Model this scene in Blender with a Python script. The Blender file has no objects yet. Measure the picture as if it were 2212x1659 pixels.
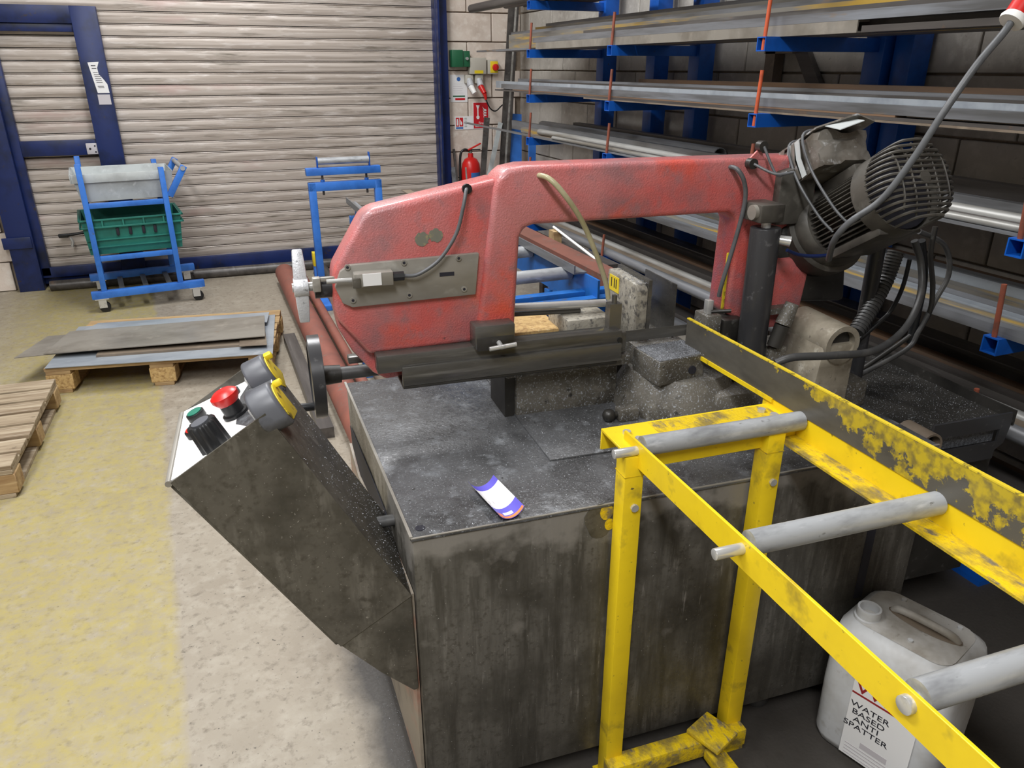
import bpy, bmesh, math, random
from mathutils import Vector, Matrix

random.seed(11)
SC = bpy.context.scene
COL = SC.collection
PI = math.pi

# ------------------------------------------------------------------ camera
cam_data = bpy.data.cameras.new('camera')
cam_data.sensor_width = 36.0
cam_data.lens = 1620.0 / 2212.0 * 36.0
cam_data.clip_start = 0.02
cam = bpy.data.objects.new('camera', cam_data)
COL.objects.link(cam)
cam.location = (0, 0, 1.6)
cam.rotation_euler = (PI / 2 - math.radians(22.9), 0, -math.radians(21.54))
SC.camera = cam

# ------------------------------------------------------------------ world, exposure
world = bpy.data.worlds.new('world')
SC.world = world
world.use_nodes = True
world.node_tree.nodes['Background'].inputs[0].default_value = (0.86, 0.93, 1.0, 1)
world.node_tree.nodes['Background'].inputs[1].default_value = 0.25
SC.view_settings.view_transform = 'Standard'
SC.view_settings.look = 'None'
SC.view_settings.gamma = 1.0
SC.view_settings.use_curve_mapping = False
SC.view_settings.exposure = 0.0

# ------------------------------------------------------------------ ceiling light fittings: (x, y, z, length, watts)
LIGHTS = [(-0.8, -1.1, 3.9, 1.8, 135), (-1.2, 2.0, 3.9, 1.8, 92), (0.3, 4.7, 3.9, 1.8, 100), (-2.8, 0.6, 3.9, 1.8, 45), (1.2, 2.6, 3.9, 1.8, 34)]
for lx, ly, lz, ll, lw in LIGHTS:
    ld = bpy.data.lights.new('tube_light', 'AREA')
    ld.shape = 'RECTANGLE'; ld.size = 0.5; ld.size_y = ll
    ld.energy = lw; ld.color = (0.985, 0.99, 1.0)
    lo = bpy.data.objects.new('tube_light', ld)
    COL.objects.link(lo); lo.location = (lx, ly, lz - 0.09)

# ------------------------------------------------------------------ materials
def C(r, g, b):
    f = lambda v: ((v / 255.0) / 12.92) if v / 255.0 <= 0.04045 else (((v / 255.0) + 0.055) / 1.055) ** 2.4
    return (f(r), f(g), f(b), 1.0)

def mat(name, base, rough=0.5, metal=0.0, layers=(), bump=None, rvar=0.0, spec=0.5, coat=0.0):
    """layers: (colour, noise scale (float or xyz), low, high[, detail]) painted one over another"""
    m = bpy.data.materials.new(name); m.use_nodes = True
    nt = m.node_tree; N = nt.nodes; L = nt.links
    b = N['Principled BSDF']
    b.inputs['Base Color'].default_value = base
    b.inputs['Roughness'].default_value = rough
    b.inputs['Metallic'].default_value = metal
    b.inputs['Specular IOR Level'].default_value = spec
    if coat: b.inputs['Coat Weight'].default_value = coat; b.inputs['Coat Roughness'].default_value = 0.25
    tc = N.new('ShaderNodeTexCoord'); oi = N.new('ShaderNodeObjectInfo')
    mul = N.new('ShaderNodeVectorMath'); mul.operation = 'SCALE'
    comb = N.new('ShaderNodeCombineXYZ')
    for i in range(3): L.new(oi.outputs['Random'], comb.inputs[i])
    L.new(comb.outputs[0], mul.inputs[0]); mul.inputs['Scale'].default_value = 9.0
    add = N.new('ShaderNodeVectorMath'); add.operation = 'ADD'
    L.new(tc.outputs['Object'], add.inputs[0]); L.new(mul.outputs[0], add.inputs[1])
    last = None; nf = None
    for k, ly in enumerate(layers):
        col, sc, lo, hi = ly[:4]; det = ly[4] if len(ly) > 4 else 4.0
        mp = N.new('ShaderNodeMapping')
        mp.inputs['Scale'].default_value = (sc, sc, sc) if not isinstance(sc, tuple) else sc
        mp.inputs['Location'].default_value = (k * 3.7, k * 1.3, k * 2.1)
        L.new(add.outputs[0], mp.inputs[0])
        nz = N.new('ShaderNodeTexNoise'); nz.inputs['Scale'].default_value = 1.0
        nz.inputs['Detail'].default_value = det; nz.inputs['Roughness'].default_value = 0.62
        L.new(mp.outputs[0], nz.inputs['Vector'])
        mr = N.new('ShaderNodeMapRange'); mr.inputs[1].default_value = lo; mr.inputs[2].default_value = hi
        L.new(nz.outputs[0], mr.inputs[0])
        mx = N.new('ShaderNodeMix'); mx.data_type = 'RGBA'
        L.new(mr.outputs[0], mx.inputs[0])
        if last is None: mx.inputs[6].default_value = base
        else: L.new(last, mx.inputs[6])
        mx.inputs[7].default_value = col
        last = mx.outputs[2]; nf = nz.outputs[0]
    if last is not None: L.new(last, b.inputs['Base Color'])
    if rvar and nf is not None:
        mr = N.new('ShaderNodeMapRange'); mr.inputs[3].default_value = max(0.05, rough - rvar); mr.inputs[4].default_value = min(1, rough + rvar)
        mr.inputs[1].default_value = 0.3; mr.inputs[2].default_value = 0.7
        L.new(nf, mr.inputs[0]); L.new(mr.outputs[0], b.inputs['Roughness'])
    if bump:
        sc, st, ds = bump
        nz = N.new('ShaderNodeTexNoise'); nz.inputs['Scale'].default_value = sc; nz.inputs['Detail'].default_value = 3
        L.new(add.outputs[0], nz.inputs['Vector'])
        bp = N.new('ShaderNodeBump'); bp.inputs['Strength'].default_value = st; bp.inputs['Distance'].default_value = ds
        L.new(nz.outputs[0], bp.inputs['Height']); L.new(bp.outputs[0], b.inputs['Normal'])
    return m

MT = {}
MT['shutter'] = mat('shutter_steel', C(196, 186, 177), 0.40, 0.15, [(C(156, 144, 133), (1.0, 1, 50), 0.42, 0.70), (C(218, 211, 205), (5, 1, 36), 0.54, 0.75), (C(112, 104, 92), (2.2, 8, 30), 0.57, 0.73), (C(184, 152, 146), (0.9, 1, 3), 0.62, 0.82)], rvar=0.1)
MT['shutter_back'] = mat('shutter_backing', C(40, 36, 32), 0.8)
MT['navy'] = mat('navy_paint', C(24, 42, 96), 0.42, 0, [(C(16, 26, 52), 5, 0.45, 0.7), (C(58, 50, 46), 14, 0.63, 0.72)])
MT['rackblue'] = mat('rack_blue_paint', C(16, 88, 182), 0.4, 0, [(C(12, 66, 142), 7, 0.5, 0.75), (C(70, 64, 60), 30, 0.68, 0.74)])
MT['blue'] = mat('bright_blue_paint', C(58, 122, 212), 0.42, 0, [(C(42, 96, 178), 8, 0.45, 0.75), (C(96, 92, 90), 26, 0.67, 0.74)])
MT['block'] = mat('painted_block', C(222, 209, 197), 0.8, 0, [(C(192, 176, 162), 3, 0.45, 0.75), (C(234, 226, 216), 18, 0.5, 0.8), (C(140, 124, 112), 40, 0.69, 0.78)], bump=(120, 0.35, 0.004))
MT['tableblue'] = mat('grimy_blue_paint', C(36, 108, 190), 0.42, 0, [(C(28, 84, 150), 8, 0.42, 0.7), (C(84, 88, 94), 20, 0.60, 0.74)])
MT['oxidebrown'] = mat('brown_oxide_primer', C(126, 80, 68), 0.6, 0, [(C(104, 70, 60), 6, 0.4, 0.7), (C(110, 98, 90), 26, 0.58, 0.72)])
MT['sidesteel'] = mat('red_mottled_steel', C(150, 140, 126), 0.45, 0.1, [(C(172, 112, 92), (4, 3, 5), 0.50, 0.66), (C(112, 104, 94), 9, 0.5, 0.74)])  # grey steel mottled with reddish patches
MT['blockgrey'] = mat('grey_painted_block', C(176, 171, 163), 0.8, 0, [(C(146, 140, 132), 3, 0.45, 0.75), (C(194, 190, 182), 18, 0.5, 0.8), (C(112, 106, 98), 40, 0.68, 0.78)], bump=(120, 0.3, 0.003))
MT['swarfpile'] = mat('packed_swarf', C(116, 119, 124), 0.45, 0.1, [(C(80, 81, 84), 120, 0.42, 0.62), (C(168, 172, 178), 260, 0.58, 0.68)], bump=(260, 0.7, 0.003))
MT['mortar'] = mat('mortar', C(150, 136, 120), 0.9, 0, [(C(120, 106, 92), 12, 0.4, 0.7)])
MT['ceiling'] = mat('ceiling_sheet', C(214, 214, 212), 0.8)
MT['plaster'] = mat('plain_wall', C(206, 203, 198), 0.85, 0, [(C(190, 186, 180), 2, 0.4, 0.7)])
MT['red'] = mat('red_casting_paint', C(204, 92, 88), 0.36, 0, [(C(192, 120, 120), 3.4, 0.38, 0.64), (C(134, 106, 111), 6, 0.48, 0.76), (C(220, 86, 68), 4.5, 0.56, 0.72), (C(150, 112, 116), 18, 0.54, 0.78), (C(92, 68, 70), 60, 0.67, 0.77)], bump=(260, 0.5, 0.003), rvar=0.10, coat=0.5)  # pinkish layers put glare into the colour, along with dusty grey smudges
MT['redplain'] = mat('red_bright_paint', C(206, 36, 32), 0.32)
MT['redoxide'] = mat('red_oxide_primer', C(150, 92, 78), 0.6, 0, [(C(128, 82, 72), 6, 0.4, 0.7), (C(120, 104, 96), 30, 0.60, 0.72)])
def cabinet_material():
    """oily sheet steel: dark run-down stains, a lighter band along the top edge"""
    m = mat('oily_cabinet_steel', C(96, 93, 87), 0.42, 0.1, [(C(66, 63, 57), (30, 30, 3.5), 0.42, 0.64), (C(118, 115, 109), (44, 44, 4), 0.56, 0.74), (C(58, 55, 49), 6, 0.46, 0.70), (C(136, 132, 127), (80, 80, 8), 0.64, 0.78), (C(72, 69, 62), 90, 0.52, 0.70), (C(150, 147, 142), 170, 0.68, 0.73)], rvar=0.12, bump=(40, 0.1, 0.002))
    nt = m.node_tree; N = nt.nodes; L = nt.links; b = N['Principled BSDF']
    src = b.inputs['Base Color'].links[0].from_socket
    tc = N.new('ShaderNodeTexCoord'); sx = N.new('ShaderNodeSeparateXYZ'); L.new(tc.outputs['Object'], sx.inputs[0])
    nz = N.new('ShaderNodeTexNoise'); nz.inputs['Scale'].default_value = 11; nz.inputs['Detail'].default_value = 8; L.new(tc.outputs['Object'], nz.inputs['Vector'])
    mr = N.new('ShaderNodeMapRange'); L.new(sx.outputs[2], mr.inputs[0]); mr.inputs[1].default_value = 0.62; mr.inputs[2].default_value = 0.76; mr.inputs[3].default_value = -0.25; mr.inputs[4].default_value = 0.16
    ad = N.new('ShaderNodeMath'); ad.operation = 'ADD'; L.new(nz.outputs[0], ad.inputs[0]); L.new(mr.outputs[0], ad.inputs[1])
    f = N.new('ShaderNodeMapRange'); L.new(ad.outputs[0], f.inputs[0]); f.inputs[1].default_value = 0.44; f.inputs[2].default_value = 0.58; f.inputs[4].default_value = 0.8
    mx = N.new('ShaderNodeMix'); mx.data_type = 'RGBA'; L.new(f.outputs[0], mx.inputs[0]); L.new(src, mx.inputs[6]); mx.inputs[7].default_value = C(130, 126, 120)
    L.new(mx.outputs[2], b.inputs['Base Color'])
    return m
MT['cabinet'] = cabinet_material()
MT['panelside'] = mat('oily_box_steel', C(92, 88, 80), 0.48, 0.05, [(C(62, 59, 52), 9, 0.42, 0.66), (C(116, 112, 104), (26, 26, 6), 0.56, 0.76), (C(70, 66, 58), 60, 0.5, 0.7), (C(150, 146, 138), 190, 0.66, 0.72)])
MT['tray'] = mat('oily_tray_steel', C(94, 95, 97), 0.34, 0.12, [(C(62, 62, 63), 5, 0.42, 0.66), (C(124, 127, 131), 22, 0.55, 0.75), (C(160, 164, 169), 190, 0.60, 0.70), (C(46, 45, 44), 60, 0.66, 0.72)], rvar=0.14, bump=(150, 0.4, 0.002))
MT['cast'] = mat('oily_cast_iron', C(106, 102, 94), 0.48, 0.08, [(C(70, 66, 59), 8, 0.42, 0.66), (C(136, 132, 122), 20, 0.56, 0.74), (C(50, 48, 45), 34, 0.62, 0.72), (C(164, 168, 174), 210, 0.57, 0.66)], bump=(140, 0.35, 0.002))
MT['castpale'] = mat('pale_cast_iron', C(158, 150, 134), 0.5, 0.08, [(C(120, 112, 98), 10, 0.42, 0.68), (C(190, 184, 170), 30, 0.58, 0.76), (C(90, 84, 76), 60, 0.64, 0.72)], bump=(110, 0.3, 0.002))
MT['jaw'] = mat('pale_jaw_iron', C(168, 163, 150), 0.55, 0.1, [(C(122, 117, 107), 18, 0.44, 0.66), (C(92, 90, 87), 70, 0.52, 0.66), (C(205, 203, 196), 50, 0.62, 0.76)], bump=(110, 0.5, 0.003))
MT['darksteel'] = mat('dark_steel', C(94, 92, 88), 0.26, 0.3, [(C(70, 68, 64), (3, 3, 14), 0.45, 0.7), (C(128, 126, 121), (2, 20, 30), 0.60, 0.76)], rvar=0.1)
MT['plate'] = mat('brushed_plate', C(150, 146, 138), 0.42, 0.15, [(C(124, 120, 112), (4, 4, 8), 0.44, 0.70), (C(174, 171, 164), (9, 9, 14), 0.58, 0.76)], rvar=0.1)
MT['chrome'] = mat('bright_steel', C(206, 206, 204), 0.25, 0.5, [(C(160, 160, 158), 30, 0.55, 0.72)])
MT['castalu'] = mat('cast_aluminium', C(206, 208, 212), 0.4, 0.2, [(C(140, 142, 146), 90, 0.58, 0.68)], bump=(220, 0.4, 0.002))
MT['black'] = mat('black_plastic', C(26, 27, 29), 0.42, 0, [(C(44, 45, 47), 12, 0.5, 0.75)])
MT['blackgloss'] = mat('black_paint', C(52, 52, 54), 0.3, 0.0, [(C(84, 84, 85), 40, 0.62, 0.72)])
MT['rubber'] = mat('dark_rubber', C(66, 66, 66), 0.42, 0, [(C(90, 89, 87), 20, 0.5, 0.76)])
MT['motor'] = mat('greasy_motor_paint', C(84, 81, 75), 0.46, 0.05, [(C(58, 55, 51), 8, 0.42, 0.66), (C(112, 109, 102), 20, 0.58, 0.76)], bump=(90, 0.2, 0.002))
MT['motordark'] = mat('greasy_dark_iron', C(52, 50, 47), 0.42, 0.1, [(C(34, 33, 31), 9, 0.42, 0.66), (C(84, 83, 80), 40, 0.62, 0.74)])
MT['tapewrap'] = mat('silver_tape', C(132, 128, 121), 0.32, 0.2, [(C(98, 91, 82), 14, 0.45, 0.66), (C(196, 197, 198), 30, 0.58, 0.70)])
MT['hose'] = mat('clear_hose', C(186, 180, 148), 0.35, 0, [(C(150, 142, 104), 9, 0.45, 0.7)])
MT['hosegrey'] = mat('grey_cable', C(92, 94, 97), 0.42, 0, [(C(70, 71, 73), 14, 0.5, 0.72)])
MT['yellow'] = mat('yellow_paint', C(238, 206, 30), 0.38, 0, [(C(216, 184, 30), 6, 0.46, 0.76), (C(168, 144, 44), 14, 0.58, 0.76), (C(92, 82, 54), 60, 0.67, 0.76)], bump=(90, 0.12, 0.002))
MT['yellowdirty'] = mat('swarfy_yellow_paint', C(222, 190, 26), 0.42, 0, [(C(140, 122, 62), (24, 14, 24), 0.46, 0.64), (C(110, 104, 94), (60, 24, 60), 0.55, 0.68)], bump=(160, 0.5, 0.003))
MT['yellowworn'] = mat('worn_yellow_plate', C(88, 86, 78), 0.36, 0.15, [(C(188, 164, 50), (9, 9, 12), 0.47, 0.53, 9.0), (C(120, 110, 74), (40, 26, 50), 0.54, 0.68), (C(82, 80, 74), (16, 16, 30), 0.60, 0.66, 8.0)])
MT['barebar'] = mat('bare_flat_bar', C(98, 95, 88), 0.34, 0.25, [(C(78, 75, 69), (6, 6, 16), 0.45, 0.7), (C(196, 168, 34), (30, 30, 60), 0.68, 0.74)])
MT['galv'] = mat('galvanised_tube', C(172, 175, 178), 0.36, 0.15, [(C(132, 134, 137), (9, 26, 26), 0.45, 0.68), (C(200, 202, 205), (12, 40, 40), 0.60, 0.76), (C(104, 102, 98), (30, 60, 60), 0.66, 0.74)])
MT['white'] = mat('white_panel', C(244, 244, 242), 0.5, 0, [(C(228, 226, 220), 10, 0.5, 0.8)])
MT['paper'] = mat('white_paper', C(236, 236, 236), 0.6)
MT['palegrey'] = mat('pale_grey_label', C(200, 196, 200), 0.6)
MT['green'] = mat('green_plastic', C(40, 120, 100), 0.4)
MT['crategreen'] = mat('crate_green_plastic', C(42, 128, 114), 0.5, 0, [(C(32, 102, 92), 6, 0.45, 0.72), (C(82, 124, 112), 30, 0.62, 0.76)])
MT['boxgreen'] = mat('green_box_paint', C(34, 98, 66), 0.45)
MT['galvbin'] = mat('zinc_bin', C(190, 196, 196), 0.5, 0.05, [(C(160, 164, 164), 6, 0.45, 0.72), (C(210, 214, 214), 22, 0.58, 0.78)])
MT['wood'] = mat('pallet_wood', C(178, 150, 108), 0.8, 0, [(C(146, 116, 80), (4, 30, 30), 0.42, 0.66), (C(204, 180, 138), (3, 40, 40), 0.56, 0.76), (C(96, 78, 58), 22, 0.66, 0.78)])
MT['woodgrey'] = mat('weathered_wood', C(168, 152, 128), 0.85, 0, [(C(128, 110, 88), (3, 30, 30), 0.42, 0.66), (C(196, 184, 164), (3, 44, 44), 0.56, 0.76), (C(92, 78, 62), 16, 0.64, 0.76)])
MT['chip'] = mat('pressed_wood_block', C(196, 164, 110), 0.85, 0, [(C(152, 118, 74), 60, 0.45, 0.65), (C(220, 196, 150), 90, 0.58, 0.74)])
MT['sheet'] = mat('mill_sheet_steel', C(142, 137, 128), 0.4, 0.1, [(C(116, 110, 100), (3, 5, 5), 0.42, 0.68), (C(160, 153, 142), 9, 0.58, 0.78), (C(134, 108, 86), 6, 0.66, 0.80)], rvar=0.08)
MT['sheetblue'] = mat('bluish_sheet_steel', C(160, 167, 174), 0.34, 0.15, [(C(134, 141, 150), (3, 8, 8), 0.44, 0.70), (C(184, 189, 195), 8, 0.60, 0.78)])
MT['sheetbrown'] = mat('brownish_sheet_steel', C(132, 119, 104), 0.45, 0.08, [(C(108, 95, 82), (3, 6, 6), 0.44, 0.70), (C(154, 140, 122), 8, 0.58, 0.78)])
MT['bargrey'] = mat('mill_grey_bar', C(122, 124, 128), 0.38, 0.15, [(C(90, 90, 90), (16, 1.4, 16), 0.42, 0.64), (C(152, 158, 167), (20, 1.0, 20), 0.58, 0.78), (C(146, 116, 72), (12, 2, 12), 0.64, 0.76)])
MT['bardark'] = mat('dark_scale_bar', C(90, 86, 83), 0.40, 0.15, [(C(66, 62, 60), (16, 1.2, 16), 0.42, 0.66), (C(120, 117, 114), (20, 1.4, 20), 0.60, 0.78), (C(120, 92, 68), 5, 0.66, 0.80)])
MT['barbright'] = mat('bright_bar', C(168, 168, 165), 0.38, 0.25, [(C(124, 119, 110), (16, 1.2, 16), 0.44, 0.66)])
MT['barrust'] = mat('rusty_bar', C(124, 98, 76), 0.6, 0.05, [(C(96, 82, 72), (12, 1.6, 12), 0.42, 0.66), (C(172, 130, 68), (9, 1.2, 9), 0.62, 0.76)])
MT['baryellow'] = mat('ochre_streaked_bar', C(134, 130, 122), 0.45, 0.1, [(C(104, 100, 94), (12, 1.0, 12), 0.46, 0.66), (C(186, 152, 66), (14, 1.2, 14), 0.54, 0.66)])
MT['pinrust'] = mat('rusty_red_rod', C(142, 76, 56), 0.55, 0, [(C(106, 66, 54), 20, 0.45, 0.7)])
MT['pinorange'] = mat('orange_red_rod', C(206, 92, 52), 0.5, 0, [(C(172, 76, 50), 20, 0.5, 0.72)])
MT['can'] = mat('milky_plastic', C(206, 208, 210), 0.42, 0, [(C(176, 174, 170), 7, 0.48, 0.74), (C(146, 138, 126), 16, 0.62, 0.80)], spec=0.4)
MT['candirt'] = mat('grimy_milky_plastic', C(196, 194, 190), 0.45, 0, [(C(150, 143, 132), 9, 0.44, 0.68), (C(112, 104, 92), 30, 0.62, 0.76)])
MT['ink'] = mat('black_ink', C(34, 34, 44), 0.7)
MT['inkred'] = mat('dark_red_ink', C(148, 34, 34), 0.7)
MT['signred'] = mat('sign_red', C(200, 30, 40), 0.5)
MT['signblue'] = mat('sign_blue', C(60, 110, 180), 0.5)
MT['signyellow'] = mat('sign_yellow', C(232, 206, 40), 0.5)
MT['boxgrey'] = mat('switch_grey', C(188, 184, 172), 0.55)
MT['violet'] = mat('violet_print', C(104, 96, 206), 0.5)
MT['orange'] = mat('orange_print', C(238, 140, 80), 0.5)
MT['tapeyellow'] = mat('tape_yellow', C(222, 196, 50), 0.4, 0, [(C(120, 106, 50), 60, 0.56, 0.66)])
MT['tapegrey'] = mat('tape_grey_rubber', C(92, 94, 100), 0.42, 0, [(C(72, 73, 78), 20, 0.5, 0.7)])
MT['swarf'] = mat('swarf_metal', C(150, 153, 158), 0.35, 0.2, [(C(100, 102, 106), 90, 0.45, 0.6)])
MT['patch'] = mat('bare_patch', C(128, 128, 116), 0.5, 0.2, [(C(160, 152, 116), 60, 0.55, 0.7)])
em = bpy.data.materials.new('lamp_tube'); em.use_nodes = True
em.node_tree.nodes['Principled BSDF'].inputs['Emission Color'].default_value = (1, 0.97, 0.92, 1)
em.node_tree.nodes['Principled BSDF'].inputs['Emission Strength'].default_value = 4.0
MT['tube'] = em

def worn_plate_material():
    """yellow paint rubbed to bare steel towards the saw and along the lower half of the plate"""
    m = mat('worn_yellow_guide', C(94, 91, 84), 0.36, 0.15, [(C(76, 73, 67), (6, 6, 16), 0.45, 0.7)])
    nt = m.node_tree; N = nt.nodes; L = nt.links; b = N['Principled BSDF']
    src = b.inputs['Base Color'].links[0].from_socket
    tc = N.new('ShaderNodeTexCoord'); sx = N.new('ShaderNodeSeparateXYZ'); L.new(tc.outputs['Object'], sx.inputs[0])
    nz = N.new('ShaderNodeTexNoise'); nz.inputs['Scale'].default_value = 17; nz.inputs['Detail'].default_value = 10; nz.inputs['Roughness'].default_value = 0.68
    L.new(tc.outputs['Object'], nz.inputs['Vector'])
    def mr(v, a, b_, c, d):
        n = N.new('ShaderNodeMapRange'); L.new(v, n.inputs[0])
        for i, x in enumerate((a, b_, c, d)): n.inputs[i + 1].default_value = x
        return n.outputs[0]
    def add(a, b_):
        n = N.new('ShaderNodeMath'); n.operation = 'ADD'; L.new(a, n.inputs[0]); L.new(b_, n.inputs[1]); return n.outputs[0]
    v = add(add(nz.outputs[0], mr(sx.outputs[1], 0.62, 0.30, -0.22, 0.05)), mr(sx.outputs[2], 0.925, 0.985, -0.13, 0.08))
    fac = mr(v, 0.48, 0.51, 0.0, 1.0)
    n2 = N.new('ShaderNodeTexNoise'); n2.inputs['Scale'].default_value = 60; n2.inputs['Detail'].default_value = 6; L.new(tc.outputs['Object'], n2.inputs['Vector'])
    my = N.new('ShaderNodeMix'); my.data_type = 'RGBA'; L.new(mr(n2.outputs[0], 0.42, 0.66, 0, 1), my.inputs[0]); my.inputs[6].default_value = C(198, 174, 46); my.inputs[7].default_value = C(132, 118, 62)
    mx = N.new('ShaderNodeMix'); mx.data_type = 'RGBA'; L.new(fac, mx.inputs[0]); L.new(src, mx.inputs[6]); L.new(my.outputs[2], mx.inputs[7])
    L.new(mx.outputs[2], b.inputs['Base Color'])
    return m
MT['yellowworn'] = worn_plate_material()

def floor_material():
    m = mat('workshop_floor', C(156, 147, 132), 0.55, 0, [(C(142, 132, 117), 1.6, 0.40, 0.70), (C(168, 160, 146), 16, 0.48, 0.76), (C(124, 115, 101), 38, 0.54, 0.72), (C(82, 75, 66), 70, 0.65, 0.73), (C(206, 204, 198), 180, 0.70, 0.75)], bump=(90, 0.2, 0.003), rvar=0.08)
    nt = m.node_tree; N = nt.nodes; L = nt.links; b = N['Principled BSDF']
    src = b.inputs['Base Color'].links[0].from_socket
    tc = N.new('ShaderNodeTexCoord'); sx = N.new('ShaderNodeSeparateXYZ'); L.new(tc.outputs['Object'], sx.inputs[0])
    # painted walkway: a strip between two straight edges running away from the camera
    def M(op, a, bb):
        n = N.new('ShaderNodeMath'); n.operation = op
        for i, v in enumerate((a, bb)):
            if isinstance(v, (int, float)): n.inputs[i].default_value = v
            else: L.new(v, n.inputs[i])
        return n.outputs[0]
    off = M('ADD', sx.outputs[0], M('MULTIPLY', sx.outputs[1], 0.055))
    nz = N.new('ShaderNodeTexNoise'); nz.inputs['Scale'].default_value = 5; nz.inputs['Detail'].default_value = 8
    L.new(tc.outputs['Object'], nz.inputs['Vector'])
    wob = M('ADD', off, M('MULTIPLY', M('SUBTRACT', nz.outputs[0], 0.5), 0.05))
    r = N.new('ShaderNodeMapRange'); L.new(wob, r.inputs[0]); r.inputs[1].default_value = -0.155; r.inputs[2].default_value = -0.185
    l = N.new('ShaderNodeMapRange'); L.new(wob, l.inputs[0]); l.inputs[1].default_value = -1.25; l.inputs[2].default_value = -0.85
    nw = N.new('ShaderNodeTexNoise'); nw.inputs['Scale'].default_value = 22; nw.inputs['Detail'].default_value = 9; nw.inputs['Roughness'].default_value = 0.72
    L.new(tc.outputs['Object'], nw.inputs['Vector'])
    wr = N.new('ShaderNodeMapRange'); L.new(nw.outputs[0], wr.inputs[0]); wr.inputs[1].default_value = 0.34; wr.inputs[2].default_value = 0.64; wr.inputs[3].default_value = 0.12; wr.inputs[4].default_value = 0.88
    fac = M('MULTIPLY', M('MULTIPLY', r.outputs[0], l.outputs[0]), wr.outputs[0])
    mx = N.new('ShaderNodeMix'); mx.data_type = 'RGBA'; L.new(fac, mx.inputs[0]); L.new(src, mx.inputs[6]); mx.inputs[7].default_value = C(168, 154, 88)
    # oily black stain with painted-in shade round the saw and roller table
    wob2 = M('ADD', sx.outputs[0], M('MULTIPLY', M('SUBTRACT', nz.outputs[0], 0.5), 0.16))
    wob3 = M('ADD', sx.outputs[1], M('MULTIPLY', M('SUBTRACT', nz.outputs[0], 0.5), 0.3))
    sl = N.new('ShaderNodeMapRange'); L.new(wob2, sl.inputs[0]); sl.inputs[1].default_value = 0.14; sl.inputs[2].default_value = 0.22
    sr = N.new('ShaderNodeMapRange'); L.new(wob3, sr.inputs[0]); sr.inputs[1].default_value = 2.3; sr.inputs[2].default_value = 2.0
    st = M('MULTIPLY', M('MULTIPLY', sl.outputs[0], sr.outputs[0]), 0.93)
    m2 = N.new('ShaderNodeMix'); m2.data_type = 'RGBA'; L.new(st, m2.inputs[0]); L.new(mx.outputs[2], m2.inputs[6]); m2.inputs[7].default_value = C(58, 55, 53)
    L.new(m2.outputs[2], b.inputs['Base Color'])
    return m
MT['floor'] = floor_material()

# ------------------------------------------------------------------ mesh helpers
def rotz(a): return Matrix.Rotation(a, 3, 'Z')

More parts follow.
